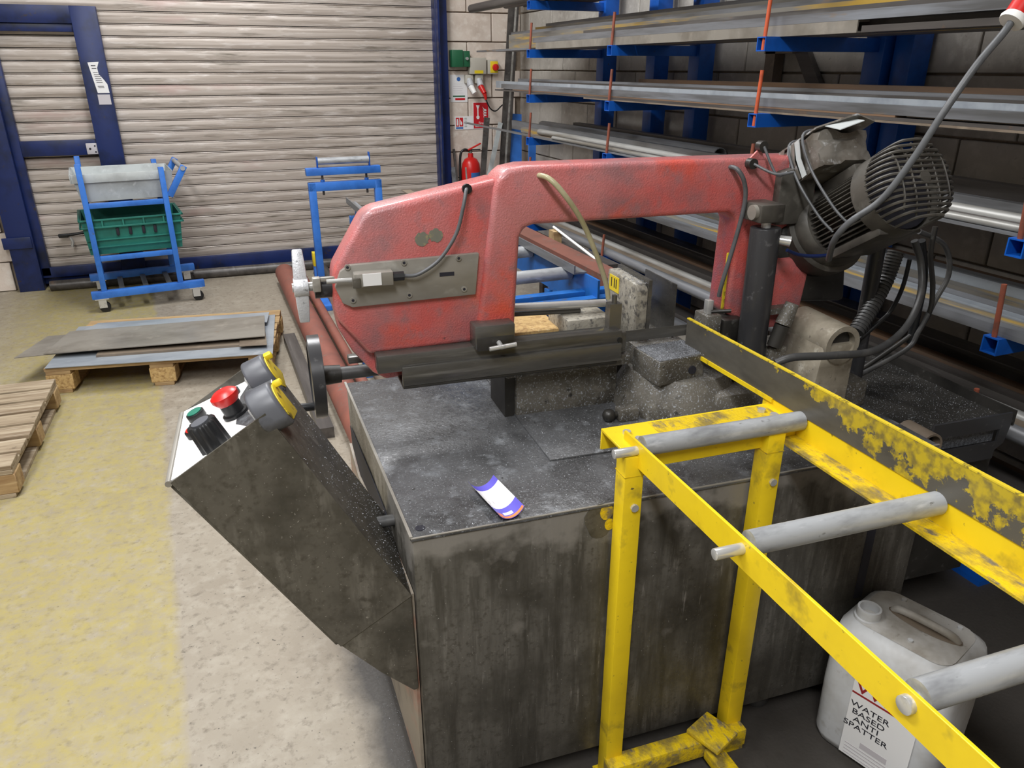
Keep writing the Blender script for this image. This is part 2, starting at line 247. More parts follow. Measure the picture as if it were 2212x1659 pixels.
class MB:
    def __init__(self): self.bm = bmesh.new()
    def _faces(self, vs, fs):
        bv = [self.bm.verts.new(v) for v in vs]
        out = []
        for f in fs:
            try: out.append(self.bm.faces.new([bv[i] for i in f]))
            except ValueError: pass
        return bv
    def box(self, c, s, rot=None):
        c = Vector(c); hs = Vector(s) / 2
        vs = []
        for x in (-1, 1):
            for y in (-1, 1):
                for z in (-1, 1):
                    p = Vector((x * hs.x, y * hs.y, z * hs.z))
                    if rot is not None: p = rot @ p
                    vs.append(c + p)
        self._faces(vs, [(0, 1, 3, 2), (4, 6, 7, 5), (0, 4, 5, 1), (2, 3, 7, 6), (0, 2, 6, 4), (1, 5, 7, 3)])
        return self
    def ext(self, x0, x1, y0, y1, z0, z1):
        return self.box(((x0 + x1) / 2, (y0 + y1) / 2, (z0 + z1) / 2), (abs(x1 - x0), abs(y1 - y0), abs(z1 - z0)))
    def ring_loft(self, rings, cap0=True, cap1=True, closed=True):
        rows = [[self.bm.verts.new(p) for p in r] for r in rings]
        n = len(rows[0])
        for a, b in zip(rows[:-1], rows[1:]):
            for i in range(n if closed else n - 1):
                j = (i + 1) % n
                self.bm.faces.new((a[i], a[j], b[j], b[i]))
        if cap0: self.bm.faces.new(rows[0][::-1])
        if cap1: self.bm.faces.new(rows[-1])
        return self
    @staticmethod
    def frame(d):
        d = Vector(d).normalized()
        a = Vector((0, 0, 1)) if abs(d.z) < 0.9 else Vector((1, 0, 0))
        e1 = d.cross(a).normalized(); e2 = d.cross(e1).normalized()
        return e1, e2
    def cyl(self, p0, p1, r, r1=None, n=20, cap=True):
        p0 = Vector(p0); p1 = Vector(p1); e1, e2 = self.frame(p1 - p0)
        if r1 is None: r1 = r
        R = lambda p, rr: [p + e1 * math.cos(t) * rr + e2 * math.sin(t) * rr for t in [2 * PI * i / n for i in range(n)]]
        return self.ring_loft([R(p0, r), R(p1, r1)], cap, cap)
    def pipe(self, p0, p1, r, ri, n=20):
        p0 = Vector(p0); p1 = Vector(p1); e1, e2 = self.frame(p1 - p0)
        R = lambda p, rr: [p + e1 * math.cos(t) * rr + e2 * math.sin(t) * rr for t in [2 * PI * i / n for i in range(n)]]
        rings = [R(p0, ri), R(p0, r), R(p1, r), R(p1, ri), R(p0, ri)]
        return self.ring_loft(rings, False, False)
    def lathe(self, prof, o, axis, n=24, ripple=None):
        o = Vector(o); axis = Vector(axis).normalized(); e1, e2 = self.frame(axis)
        rings = []
        for r, h in prof:
            ring = []
            for i in range(n):
                t = 2 * PI * i / n; rr = r * (ripple(t) if ripple else 1)
                ring.append(o + axis * h + e1 * math.cos(t) * rr + e2 * math.sin(t) * rr)
            rings.append(ring)
        return self.ring_loft(rings)
    def tube(self, pts, r, n=10, sub=6):
        P = [Vector(p) for p in pts]
        Q = []
        for i in range(len(P) - 1):
            a = P[max(i - 1, 0)]; b = P[i]; c = P[i + 1]; d = P[min(i + 2, len(P) - 1)]
            k = sub if len(P) > 2 else 1
            for j in range(k):
                t = j / k
                Q.append(0.5 * ((2 * b) + (c - a) * t + (2 * a - 5 * b + 4 * c - d) * t * t + (3 * b - a - 3 * c + d) * t ** 3))
        Q.append(P[-1])
        rings = []
        e1 = None
        for i, q in enumerate(Q):
            d = (Q[min(i + 1, len(Q) - 1)] - Q[max(i - 1, 0)]).normalized()
            if e1 is None: e1, e2 = self.frame(d)
            else:
                e1 = (e1 - d * e1.dot(d)).normalized(); e2 = d.cross(e1).normalized()
            rr = r(i / (len(Q) - 1)) if callable(r) else r
            rings.append([q + e1 * math.cos(t) * rr + e2 * math.sin(t) * rr for t in [2 * PI * k / n for k in range(n)]])
        return self.ring_loft(rings)
    def prism(self, poly, h0, h1, fn):
        """poly of 2-d points; fn(a, b, h) -> 3-d point"""
        a = [Vector(fn(p[0], p[1], h0)) for p in poly]; b = [Vector(fn(p[0], p[1], h1)) for p in poly]
        return self.ring_loft([a, b])
    def poly(self, pts):
        self._faces([Vector(p) for p in pts], [tuple(range(len(pts)))]); return self
    def sheet(self, pts, off):
        off = Vector(off); a = [Vector(p) for p in pts]
        return self.ring_loft([a, [p + off for p in a]])
    def sphere(self, c, r, n=12, m=8, sc=(1, 1, 1)):
        c = Vector(c); rings = []
        for j in range(1, m):
            ph = PI * j / m
            rings.append([c + Vector((math.sin(ph) * math.cos(2 * PI * i / n) * r * sc[0], math.sin(ph) * math.sin(2 * PI * i / n) * r * sc[1], math.cos(ph) * r * sc[2])) for i in range(n)])
        return self.ring_loft(rings)
    def mesh(self, name, m, bev=0, seg=2, smooth=40):
        bm = self.bm
        bmesh.ops.recalc_face_normals(bm, faces=bm.faces)
        if bev:
            es = [e for e in bm.edges if len(e.link_faces) == 2 and e.calc_face_angle(0) > math.radians(28)]
            bmesh.ops.bevel(bm, geom=es, offset=bev, segments=seg, affect='EDGES', profile=0.5, clamp_overlap=True)
        me = bpy.data.meshes.new(name); bm.to_mesh(me); bm.free()
        me.materials.append(m if not isinstance(m, str) else MT[m])
        me.polygons.foreach_set('use_smooth', [True] * len(me.polygons))
        me.set_sharp_from_angle(angle=math.radians(smooth))
        return me
    def build(self, name, m, parent=None, bev=0, seg=2, smooth=40, loc=None, rz=0, label=None):
        me = self.mesh(name, m, bev, seg, smooth)
        return put(name, me, parent, loc, rz, label)

def put(name, me, parent=None, loc=None, rz=0, label=None, rot=None):
    o = bpy.data.objects.new(name, me); COL.objects.link(o)
    if parent is not None: o.parent = parent
    if loc is not None: o.location = loc
    if rz: o.rotation_euler = (0, 0, rz)
    if rot is not None: o.rotation_euler = rot
    if label: o['label'] = label
    return o

def thing(name, label, cat, loc=(0, 0, 0), rz=0, group=None, rot=None):
    o = bpy.data.objects.new(name, None); COL.objects.link(o)
    o.empty_display_size = 0.05
    o.location = loc; o.rotation_euler = rot if rot is not None else (0, 0, rz)
    o['label'] = label; o['category'] = cat
    if group: o['group'] = group
    return o

def tag(o, label, cat, group=None):
    o['label'] = label; o['category'] = cat
    if group: o['group'] = group
    return o

def struct(o): o['kind'] = 'structure'; return o

def text(body, size, m, parent, M4, name='lettering', align='CENTER', sx=1.0, label=None):
    cu = bpy.data.curves.new('t', 'FONT'); cu.body = body; cu.size = size; cu.align_x = align; cu.align_y = 'CENTER'; cu.extrude = 0.0004; cu.resolution_u = 3
    ob = bpy.data.objects.new('t', cu); COL.objects.link(ob)
    bpy.context.view_layer.update()
    me = bpy.data.meshes.new_from_object(ob.evaluated_get(bpy.context.evaluated_depsgraph_get()))
    bpy.data.objects.remove(ob); bpy.data.curves.remove(cu)
    me.transform(M4 @ Matrix.Diagonal((sx, 1, 1, 1)))
    me.materials.clear(); me.materials.append(MT[m])
    return put(name, me, parent, label=label)

def basis(o, ex, ey):
    ex = Vector(ex).normalized(); ez = ex.cross(Vector(ey)).normalized(); ey = ez.cross(ex)
    M = Matrix((ex, ey, ez)).transposed().to_4x4(); M.translation = Vector(o); return M

# ================================================================== the room
YB, XW, ZC = 6.70, 2.72, 4.2
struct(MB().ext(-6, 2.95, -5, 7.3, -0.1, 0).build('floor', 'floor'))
struct(MB().ext(-6, 2.95, -5, 7.3, ZC, ZC + 0.1).build('ceiling', 'ceiling'))
struct(MB().ext(-6.1, -6, -5, 7.3, 0, ZC).build('wall_left', 'plaster'))
struct(MB().ext(-6, 2.95, -5.1, -5, 0, ZC).build('wall_front', 'plaster'))

def block_wall(o, along, a0, a1, z1, place, bm_='block'):
    """lays 440 x 215 mm blocks as children of wall o; place(a, z) -> location"""
    bw, bh, j = 0.45, 0.225, 0.009
    shapes = {}
    def shape(w):
        k = round(w, 3)
        if k not in shapes:
            d = (w - j, 0.03, bh - j) if along == 'x' else (0.03, w - j, bh - j)
            shapes[k] = MB().box((0, 0, 0), d).mesh('block', bm_, bev=0.004, seg=1)
        return shapes[k]
    row = 0; z = 0.0
    while z < z1 - 0.05:
        a = a0 - (bw / 2 if row % 2 else 0)
        while a < a1 - 0.03:
            s, e = max(a, a0), min(a + bw, a1)
            if e - s > 0.05: put('block', shape(e - s), o, place((s + e) / 2, z + bh / 2))
            a += bw
        z += bh; row += 1

# back wall right of the shutter, and the narrow pier at its left
wb = struct(MB().ext(1.98, 2.95, YB + 0.01, YB + 0.25, 0, ZC).ext(-6, -1.47, YB + 0.01, YB + 0.25, 0, ZC).ext(-1.47, 1.98, YB + 0.12, YB + 0.3, 2.6, ZC).build('wall_back', 'mortar'))
block_wall(wb, 'x', 2.0, 2.72, 2.5, lambda a, z: (a, YB, z))
block_wall(wb, 'x', -2.40, -1.475, 2.5, lambda a, z: (a, YB - 0.02, z))
wr = struct(MB().ext(XW + 0.01, XW + 0.2, -5, YB + 0.2, 0, ZC).build('wall_right', 'mortar'))
block_wall(wr, 'y', 0.6, 6.66, 2.47, lambda a, z: (XW, a, z), 'blockgrey')

# roller shutter: every slat a curved strip with a rolled hinge bead
sh = struct(MB().ext(-1.47, 1.98, YB + 0.05, YB + 0.08, 0, 2.75).build('door_1', 'shutter_back'))
PITCH = 0.0835
prof = []
for i in range(9):
    t = i / 8.0
    prof.append((0.004 + t * (PITCH - 0.014), -0.0045 * math.sin(PI * t) - 0.002))
bead = [(PITCH - 0.0115, 0.010), (PITCH - 0.0085, 0.010), (PITCH - 0.008, -0.003), (PITCH - 0.006, -0.006), (PITCH - 0.003, -0.004), (PITCH - 0.001, 0.003)]
prof = prof + bead
outer = [(z, y) for z, y in prof]; inner = [(z, y + 0.010) for z, y in reversed(prof)]
slat_mesh = MB().prism(outer + inner, -1.45, 1.97, lambda z, y, h: (h, y, z)).mesh('slat', 'shutter', smooth=60)
k = 0
z = 1.644 - PITCH * 18
while z < 2.62:
    put('slat', slat_mesh, sh, (0, YB + 0.012, z)); z += PITCH
MB().ext(-1.45, 1.97, YB - 0.02, YB + 0.03, 0.03, 0.145).build('bottom_rail', 'navy', sh, bev=0.004)

# navy steel post where shutter meets the block wall, and the one at the far left
tp = struct(MB().ext(1.925, 2.03, YB - 0.09, YB + 0.04, 0, 2.7).build('trim_1', 'navy', bev=0.004))
MB().ext(1.93, 1.945, YB - 0.16, YB - 0.09, 0, 2.7).build('guide_flange', 'navy', tp)

# personnel door let into the shutter
d2 = struct(MB().ext(-0.74, -0.57, YB - 0.08, YB - 0.012, 0.02, 2.0).build('door_2', 'navy', bev=0.004))
MB().ext(-1.47, -1.30, YB - 0.10, YB - 0.012, 0.0, 2.0).build('hinge_post', 'navy', d2, bev=0.004)
MB().ext(-1.31, -0.73, YB - 0.078, YB - 0.012, 1.885, 2.0).build('top_rail', 'navy', d2, bev=0.003)
MB().ext(-1.30, -0.74, YB - 0.06, YB - 0.012, 1.832, 1.884).build('leaf_top_rail', 'navy', d2, bev=0.003)
MB().ext(-1.30, -1.24, YB - 0.06, YB - 0.012, 0.10, 1.832).build('leaf_stile', 'navy', d2, bev=0.003)
MB().ext(-1.24, -0.74, YB - 0.06, YB - 0.012, 0.992, 1.10).build('middle_rail', 'navy', d2, bev=0.003)
MB().ext(-1.30, -0.74, YB - 0.06, YB - 0.022, 0.085, 0.165).build('leaf_bottom_rail', 'navy', d2, bev=0.003)
MB().ext(-1.50, -1.31, YB - 0.115, YB - 0.10, 0.335, 0.42).build('hinge', 'navy', d2, bev=0.003)
MB().ext(-0.815, -0.735, YB - 0.068, YB - 0.06, 0.995, 1.075).build('lock_plate', 'palegrey', d2, bev=0.004)
MB().cyl((-0.79, YB - 0.07, 1.035), (-0.79, YB - 0.066, 1.035), 0.008, n=10).cyl((-0.755, YB - 0.07, 1.055), (-0.755, YB - 0.066, 1.055), 0.006, n=10).cyl((-0.755, YB - 0.07, 1.012), (-0.755, YB - 0.066, 1.012), 0.006, n=10).build('keyhole', 'ink', d2)
py = YB - 0.081
nt_ = MB().sheet([(-0.690, py, 1.632), (-0.617, py, 1.636), (-0.634, py, 1.595), (-0.632, py, 1.555), (-0.605, py, 1.515), (-0.588, py, 1.485), (-0.584, py, 1.425), (-0.662, py, 1.425)], (0, -0.001, 0)).build('notice', 'paper', d2, label='torn white paper notice')
for q, zz in enumerate((1.61, 1.592, 1.565, 1.55, 1.538, 1.525, 1.512, 1.498, 1.472, 1.462)):
    x0 = -0.675 + (1.63 - zz) * 0.14
    MB().ext(x0, x0 + (0.03 if q < 3 else 0.04), py - 0.0022, py - 0.001, zz - 0.002, zz + (0.003 if q < 2 else 0.001)).build('text_line', 'ink', nt_)
MB().ext(-0.667, -0.585, py - 0.001, py, 1.345, 1.415).build('sticker', 'palegrey', d2)
# chain and padlock low on the door leaf
MB().box((-1.10, YB - 0.045, 0.40), (0.07, 0.03, 0.03), rotz(0)).build('bolt_body', 'black', d2, bev=0.006)
MB().tube([(-1.07, YB - 0.05, 0.405), (-1.0, YB - 0.05, 0.41), (-0.9, YB - 0.05, 0.425)], 0.011).build('bolt_bar', 'black', d2)
MB().tube([(-1.055, YB - 0.06, 0.385), (-1.045, YB - 0.062, 0.35), (-1.055, YB - 0.062, 0.315)], 0.010).build('padlock_shackle', 'chrome', d2)

# light fittings under the ceiling
for i, (lx, ly, lz, ll, lw) in enumerate(LIGHTS):
    t = thing('ceiling_light', ['fluorescent ceiling light behind the camera over the walkway', 'fluorescent ceiling light over the walkway beside the saw', 'fluorescent ceiling light in front of the shutter', 'fluorescent ceiling light above the infeed rollers', 'fluorescent ceiling light above the saw motor'][i], 'light', (lx, ly, lz))
    MB().ext(-0.14, 0.14, -ll / 2 - 0.05, ll / 2 + 0.05, 0, 0.07).build('housing', 'boxgrey', t, bev=0.01)
    MB().cyl((-0.07, -ll / 2, -0.03), (-0.07, ll / 2, -0.03), 0.02).build('tube', 'tube', t)
    MB().cyl((0.07, -ll / 2, -0.03), (0.07, ll / 2, -0.03), 0.02).build('tube', 'tube', t)
    for s in (-1, 1):
        MB().ext(-0.12, 0.12, s * ll / 2 - 0.02, s * ll / 2 + 0.02, -0.06, 0.0).build('end_cap', 'boxgrey', t, bev=0.004)
    for s in (-0.5, 0.5):
        MB().cyl((0, s * ll, 0.07), (0, s * ll, ZC - lz), 0.006, n=8).build('hanger', 'chrome', t)

# ================================================================== cantilever rack on the right wall
rk = thing('cantilever_rack', 'blue cantilever bar rack with steel arms along the right wall', 'rack', (2.55, 3.0, 0))
RX, RY = 2.55, 3.0
UPR = [4.86, 3.77, 2.52, 1.39]
LEV = [1.985, 1.705, 1.435, 1.168, 0.885, 0.592, 0.30]
for y in UPR:
    MB().ext(0, 0.10, y - RY - 0.05, y - RY + 0.05, 0.02, 2.5).build('upright', 'rackblue', rk, bev=0.005)
    MB().ext(-0.35, 0.12, y - RY - 0.06, y - RY + 0.06, 0, 0.02).build('foot_plate', 'rackblue', rk)
MB().ext(0.0, 0.10, 4.17 - RY, 4.27 - RY, 0, 2.5).build('upright', 'rackblue', rk, bev=0.005)
MB().ext(0.03, 0.13, 2.36 - RY, 2.45 - RY, 0, 2.5).build('upright', 'rackblue', rk, bev=0.005)
tilt = {}
for iy, y in enumerate(UPR):
    for il, zl in enumerate(LEV):
        x0 = -0.52 + (-0.035 if iy == 2 else 0.0)
        a = MB()
        w, h, t_ = 0.05, 0.05, 0.004
        yy = y - RY
        a.ext(x0, 0.0, yy - w / 2, yy + w / 2, zl - t_, zl); a.ext(x0, 0.0, yy - w / 2, yy + w / 2, zl - h, zl - h + t_)
        a.ext(x0, 0.0, yy - w / 2, yy - w / 2 + t_, zl - h + t_, zl - t_); a.ext(x0, 0.0, yy + w / 2 - t_, yy + w / 2, zl - h + t_, zl - t_)
        arm = a.build('arm', 'rackblue', rk)
        if il > 0:
            orange = (iy == 2 and il in (1, 2))
            lean = 0.012 if iy != 3 else -0.01
            MB().cyl((x0 + 0.012, yy, zl - 0.05 if iy == 2 else zl - 0.005), (x0 + 0.012 + lean, yy + 0.004, zl + (0.155 if il != 5 else 0.13)), 0.0075, n=10).build('stop_rod', 'pinorange' if orange else 'pinrust', arm)
# braces on the wall behind the bars
MB().box((0.13, 3.02 - RY, 1.60), (0.03, 0.07, 0.42), Matrix.Rotation(math.radians(-38), 3, 'X')).build('brace', 'bardark', rk)
MB().ext(0.09, 0.145, 3.22 - RY, 3.29 - RY, 1.45, 1.69).ext(0.09, 0.145, 3.10 - RY, 3.30 - RY, 1.66, 1.70).build('bracket', 'sheetbrown', rk)

# ------------------------------------------------------------------ stock on the rack
def stock(kind, x, z, w, h, y0, y1, m, label, name=None, group=None, dy=0.0, dz=0.0):
    """a length of steel lying along the rack; x, z: outer lower corner"""
    L_ = y1 - y0
    b = MB(); t = 0.005
    nm = {'box': 'box_section', 'flat': 'flat_bar', 'angle': 'angle_bar', 'channel': 'channel_bar', 'pipe': 'steel_tube', 'rod': 'round_bar', 'beam': 'steel_beam'}[kind]
    if kind == 'box':
        b.ring_loft([[(0, 0, 0), (w, 0, 0), (w, 0, h), (0, 0, h)], [(0, L_, 0), (w, L_, 0), (w, L_, h), (0, L_, h)], [(t, L_, t), (w - t, L_, t), (w - t, L_, h - t), (t, L_, h - t)], [(t, 0, t), (w - t, 0, t), (w - t, 0, h - t), (t, 0, h - t)], [(0, 0, 0), (w, 0, 0), (w, 0, h), (0, 0, h)]], False, False)
    elif kind == 'flat': b.ext(0, w, 0, L_, 0, h)
    elif kind == 'angle': b.prism([(0, 0), (w, 0), (w, t), (t, t), (t, h), (0, h)], 0, L_, lambda a, c, q: (a, q, c))
    elif kind == 'channel': b.prism([(0, 0), (w, 0), (w, t), (t, t), (t, h - t), (w, h - t), (w, h), (0, h)], 0, L_, lambda a, c, q: (a, q, c))
    elif kind == 'beam': b.prism([(0, 0), (w, 0), (w, t), (w / 2 + t / 2, t), (w / 2 + t / 2, h - t), (w, h - t), (w, h), (0, h), (0, h - t), (w / 2 - t / 2, h - t), (w / 2 - t / 2, t), (0, t)], 0, L_, lambda a, c, q: (a, q, c))
    elif kind == 'pipe': b.pipe((w / 2, 0, w / 2), (w / 2, L_, w / 2), w / 2, w / 2 - 0.004, n=18)
    elif kind == 'rod': b.cyl((w / 2, 0, w / 2), (w / 2, L_, w / 2), w / 2, n=14)
    o = b.build(nm, m, smooth=40)
    o.location = (x, y0, z); o.rotation_euler = (dz, 0, dy)
    tag(o, label, 'metal bar', group)
    return o

SHN = {0: 'top rack shelf', 1: 'second rack shelf', 2: 'third rack shelf', 3: 'fourth rack shelf', 4: 'fifth rack shelf', 5: 'sixth rack shelf', 6: 'lowest rack shelf'}
ORD = ['outermost', 'second from the aisle', 'third from the aisle', 'fourth from the aisle', 'fifth from the aisle', 'sixth from the aisle']
def shelf(level, items):
    z0 = LEV[level]
    for it in items:
        kind, dx, dz, w, h, y0, y1, m, lab = it
        stock(kind, 2.056 + dx, z0 + dz, w, h, y0, y1, m, lab % SHN[level], group='steel stock on the ' + SHN[level])

N0 = 0.4
shelf(0, [
    ('pipe', 0.00, 0.0, 0.062, 0, 2.2, 6.14, 'bardark', 'dark round tube on the %s, its end sticking out past the switches'),
    ('pipe', 0.075, 0.0, 0.07, 0, N0, 5.6, 'bardark', 'dark round tube on the %s, second from the aisle'),
    ('box', 0.16, 0.0, 0.08, 0.08, N0, 5.4, 'bardark', 'dark box section on the %s, against the tubes'),
    ('flat', 0.26, 0.0, 0.15, 0.012, N0, 5.3, 'barrust', 'wide rusty flat bar on the %s, nearest the wall')])
shelf(1, [
    ('flat', 0.00, 0.0, 0.05, 0.012, 4.9, 5.95, 'bargrey', 'short grey flat bar with its far end poking out of the %s'),
    ('flat', 0.055, 0.0, 0.05, 0.016, 4.3, 5.75, 'baryellow', 'short ochre streaked flat bar at the far end of the %s'),
    ('channel', 0.00, 0.0, 0.05, 0.038, 2.12, 4.80, 'sheet', 'brownish grey channel on the %s, outermost, ending before the motor'),
    ('box', 0.00, 0.0385, 0.05, 0.03, 1.1, 4.85, 'bargrey', 'slim grey box section lying on the outermost channel of the %s'),
    ('flat', 0.00, 0.0, 0.05, 0.020, N0, 2.10, 'bardark', 'dark flat bar on the %s, starting beyond the brownish channel'),
    ('angle', 0.06, 0.0, 0.045, 0.088, N0, 4.25, 'bardark', 'dark angle bar standing on the %s'),
    ('box', 0.11, 0.0, 0.04, 0.108, N0, 5.55, 'baryellow', 'ochre streaked box section on the %s'),
    ('box', 0.155, 0.0, 0.05, 0.13, N0, 5.62, 'bargrey', 'tall pale grey box section on the %s'),
    ('flat', 0.21, 0.0, 0.03, 0.15, N0, 5.3, 'baryellow', 'ochre streaked flat bar on edge on the %s'),
    ('box', 0.245, 0.0, 0.08, 0.17, N0, 5.2, 'bargrey', 'deep grey box section on the %s, nearest the wall')])
shelf(2, [
    ('flat', 0.00, 0.0, 0.10, 0.007, N0, 4.1, 'sheetbrown', 'brown flat bar at the bottom edge of the %s'),
    ('flat', 0.00, 0.0075, 0.06, 0.010, N0, 5.55, 'bardark', 'thin dark flat bar on the %s beneath the pale box section'),
    ('flat', 0.00, 0.018, 0.05, 0.006, 1.9, 5.2, 'barrust', 'thin rusty flat bar on the %s beneath the pale box section'),
    ('box', 0.00, 0.0245, 0.03, 0.030, N0, 5.42, 'bargrey', 'pale grey box section on the %s, outermost'),
    ('angle', 0.034, 0.0245, 0.04, 0.048, 1.3, 5.62, 'sheetblue', 'bluish angle bar on the %s behind the pale box section'),
    ('flat', 0.078, 0.0245, 0.02, 0.055, N0, 5.1, 'bardark', 'dark flat bar on edge on the %s'),
    ('box', 0.102, 0.0245, 0.04, 0.066, N0, 5.35, 'bargrey', 'square grey box section on the %s, middle of the pile'),
    ('rod', 0.146, 0.0, 0.085, 0, N0, 4.9, 'sheetbrown', 'thick brown round bar on the %s'),
    ('box', 0.235, 0.0, 0.06, 0.105, 1.0, 3.9, 'barrust', 'rusty box section on the %s, second from the wall'),
    ('rod', 0.30, 0.0, 0.03, 0, N0, 5.0, 'bardark', 'dark round bar lying against the wall on the %s')])
shelf(3, [
    ('flat', 0.00, 0.0, 0.04, 0.008, N0, 6.30, 'bargrey', 'long thin flat bar on the %s reaching out under the red sign'),
    ('flat', 0.045, 0.0, 0.05, 0.008, N0, 5.0, 'sheetbrown', 'brown flat bar on the %s, second from the aisle'),
    ('rod', 0.008, 0.0085, 0.022, 0, N0, 4.55, 'barbright', 'bright round bar on the %s, outermost'),
    ('rod', 0.034, 0.0085, 0.022, 0, N0, 4.35, 'bardark', 'dark round bar on the %s, beside the outermost bright one'),
    ('pipe', 0.06, 0.0085, 0.04, 0, N0, 4.9, 'barbright', 'bright steel tube on the %s, behind the round bars'),
    ('flat', 0.105, 0.0, 0.05, 0.03, N0, 5.3, 'baryellow', 'ochre streaked flat bar on the %s behind the bright tube'),
    ('box', 0.16, 0.0, 0.03, 0.06, N0, 5.62, 'bargrey', 'slim grey box section on the %s'),
    ('pipe', 0.195, 0.0, 0.08, 0, 3.10, 5.2, 'bargrey', 'open ended grey pipe on the %s'),
    ('box', 0.28, 0.0, 0.05, 0.09, N0, 4.8, 'bardark', 'dark box section on the %s, nearest the wall')])
shelf(4, [
    ('box', 0.00, 0.0, 0.04, 0.03, N0, 5.0, 'bargrey', 'grey box section on the %s, outermost'),
    ('flat', 0.045, 0.0, 0.05, 0.03, N0, 5.1, 'baryellow', 'ochre streaked flat bar on the %s, beside the outermost bar'),
    ('flat', 0.10, 0.0, 0.04, 0.035, N0, 4.7, 'sheetblue', 'bluish flat bar on the %s'),
    ('angle', 0.145, 0.0, 0.04, 0.05, N0, 4.8, 'bargrey', 'grey angle bar on the %s'),
    ('flat', 0.19, 0.0, 0.05, 0.05, N0, 4.6, 'baryellow', 'ochre streaked flat bar on the %s, in the middle'),
    ('channel', 0.245, 0.0, 0.06, 0.08, N0, 4.9, 'sheetblue', 'bluish channel on the %s'),
    ('flat', 0.31, 0.0, 0.10, 0.06, N0, 4.7, 'barrust', 'wide rusty flat bar on the %s, nearest the wall')])
shelf(5, [
    ('pipe', 0.00, 0.0, 0.05, 0, N0, 5.1, 'bargrey', 'grey steel tube on the %s, outermost'),
    ('flat', 0.055, 0.0, 0.06, 0.03, N0, 4.95, 'sheetbrown', 'brown flat bar on the %s'),
    ('rod', 0.12, 0.0, 0.045, 0, N0, 5.2, 'barbright', 'bright round bar on the %s'),
    ('box', 0.17, 0.0, 0.06, 0.06, N0, 5.0, 'bardark', 'dark box section on the %s'),
    ('flat', 0.235, 0.0, 0.05, 0.07, N0, 4.8, 'barrust', 'rusty flat bar on the %s'),
    ('beam', 0.29, 0.0, 0.09, 0.11, N0, 4.6, 'bardark', 'dark steel joist on the %s, nearest the wall')])
shelf(6, [
    ('box', 0.00, 0.0, 0.08, 0.06, N0, 5.0, 'sheet', 'brownish grey box section on the %s, outermost'),
    ('flat', 0.085, 0.0, 0.06, 0.08, N0, 4.9, 'bargrey', 'grey flat bar on the %s'),
    ('box', 0.15, 0.0, 0.08, 0.10, N0, 4.9, 'bardark', 'dark box section on the %s'),
    ('flat', 0.235, 0.0, 0.12, 0.05, N0, 4.8, 'barrust', 'rusty flat bar on the %s, nearest the wall')])
for i, (x, z, w, h, m, k, lab) in enumerate([(1.62, 0.0, 0.12, 0.10, 'bardark', 'box', 'dark box section on the floor under the rack edge'), (1.76, 0.0, 0.10, 0.06, 'bargrey', 'channel', 'grey channel on the floor under the rack'), (1.90, 0.0, 0.14, 0.02, 'bardark', 'flat', 'dark flat bar on the floor under the rack')]):
    stock(k, x, z, w, h, 1.75, 5.0, m, lab, group='steel on the floor under the rack')

# ------------------------------------------------------------------ things on the back wall, right of the shutter
def wallbox(name, label, cat, x0, x1, z0, z1, d, m):
    t = thing(name, label, cat, ((x0 + x1) / 2, YB - 0.015, (z0 + z1) / 2))
    w, h = x1 - x0, z1 - z0
    MB().ext(-w / 2, w / 2, -d, 0, -h / 2, h / 2).build('body', m, t, bev=0.006)
    return t, w, h, d
t, w, h, d = wallbox('switch_box', 'green metal starter box with a side lever beside the navy post', 'switch box', 2.06, 2.16, 1.60, 1.735, 0.09, 'boxgreen')
MB().ext(0.052, 0.115, -0.075, 0, -0.065, 0.06).build('lever_cover', 'boxgreen', t, bev=0.005)
MB().cyl((0.085, -0.092, 0.0), (0.085, -0.075, 0.0), 0.013, n=12).build('screw', 'chrome', t)
t, w, h, d = wallbox('junction_box', 'grey electrical box with a yellow warning strip on block wall', 'switch box', 2.225, 2.375, 1.545, 1.675, 0.07, 'boxgrey')
MB().ext(-0.035, 0.045, -0.0715, -0.07, -0.060, -0.035).build('warning_strip', 'signyellow', t)
t, w, h, d = wallbox('isolator_switch', 'yellow isolator with a red rotary knob on block wall', 'switch', 2.39, 2.485, 1.545, 1.66, 0.06, 'boxgrey')
MB().ext(-0.025, 0.045, -0.064, -0.06, -0.048, 0.045).build('yellow_plate', 'signyellow', t, bev=0.002)
kn = MB().cyl((0.018, -0.064, -0.003), (0.018, -0.09, -0.003), 0.027, n=20).build('knob', 'redplain', t, bev=0.003)
MB().ext(0.012, 0.024, -0.102, -0.09, -0.028, 0.022).build('grip', 'redplain', kn, bev=0.003)
for nm, lab, x, red in (('wall_socket', 'grey industrial socket under the junction box, left one with white plug', 2.225, False), ('wall_socket', 'grey industrial socket under the junction box with a red plug', 2.315, True)):
    t = thing(nm, lab, 'socket', (x, YB - 0.015, 1.49), group='sockets under the junction box')
    MB().ext(-0.036, 0.036, -0.05, 0, -0.02, 0.05).build('body', 'boxgrey', t, bev=0.006)
    MB().cyl((0, -0.04, 0.01), (0, -0.085, -0.045), 0.026, 0.029, n=18).build('outlet', 'castalu', t)
    pl = MB().cyl((0.0, -0.082, -0.043), (0.02, -0.125, -0.10), 0.026, 0.020, n=18).build('plug', 'redplain' if red else 'white', t)
    if red:
        MB().cyl((0.02, -0.125, -0.10), (0.03, -0.13, -0.15), 0.018, 0.010, n=14).build('cable_gland', 'redplain', pl)
        MB().tube([(0.03, -0.13, -0.15), (0.07, -0.12, -0.22), (0.13, -0.10, -0.245), (0.19, -0.10, -0.20), (0.28, -0.1, -0.15)], 0.006, n=8).build('flex', 'black', pl)

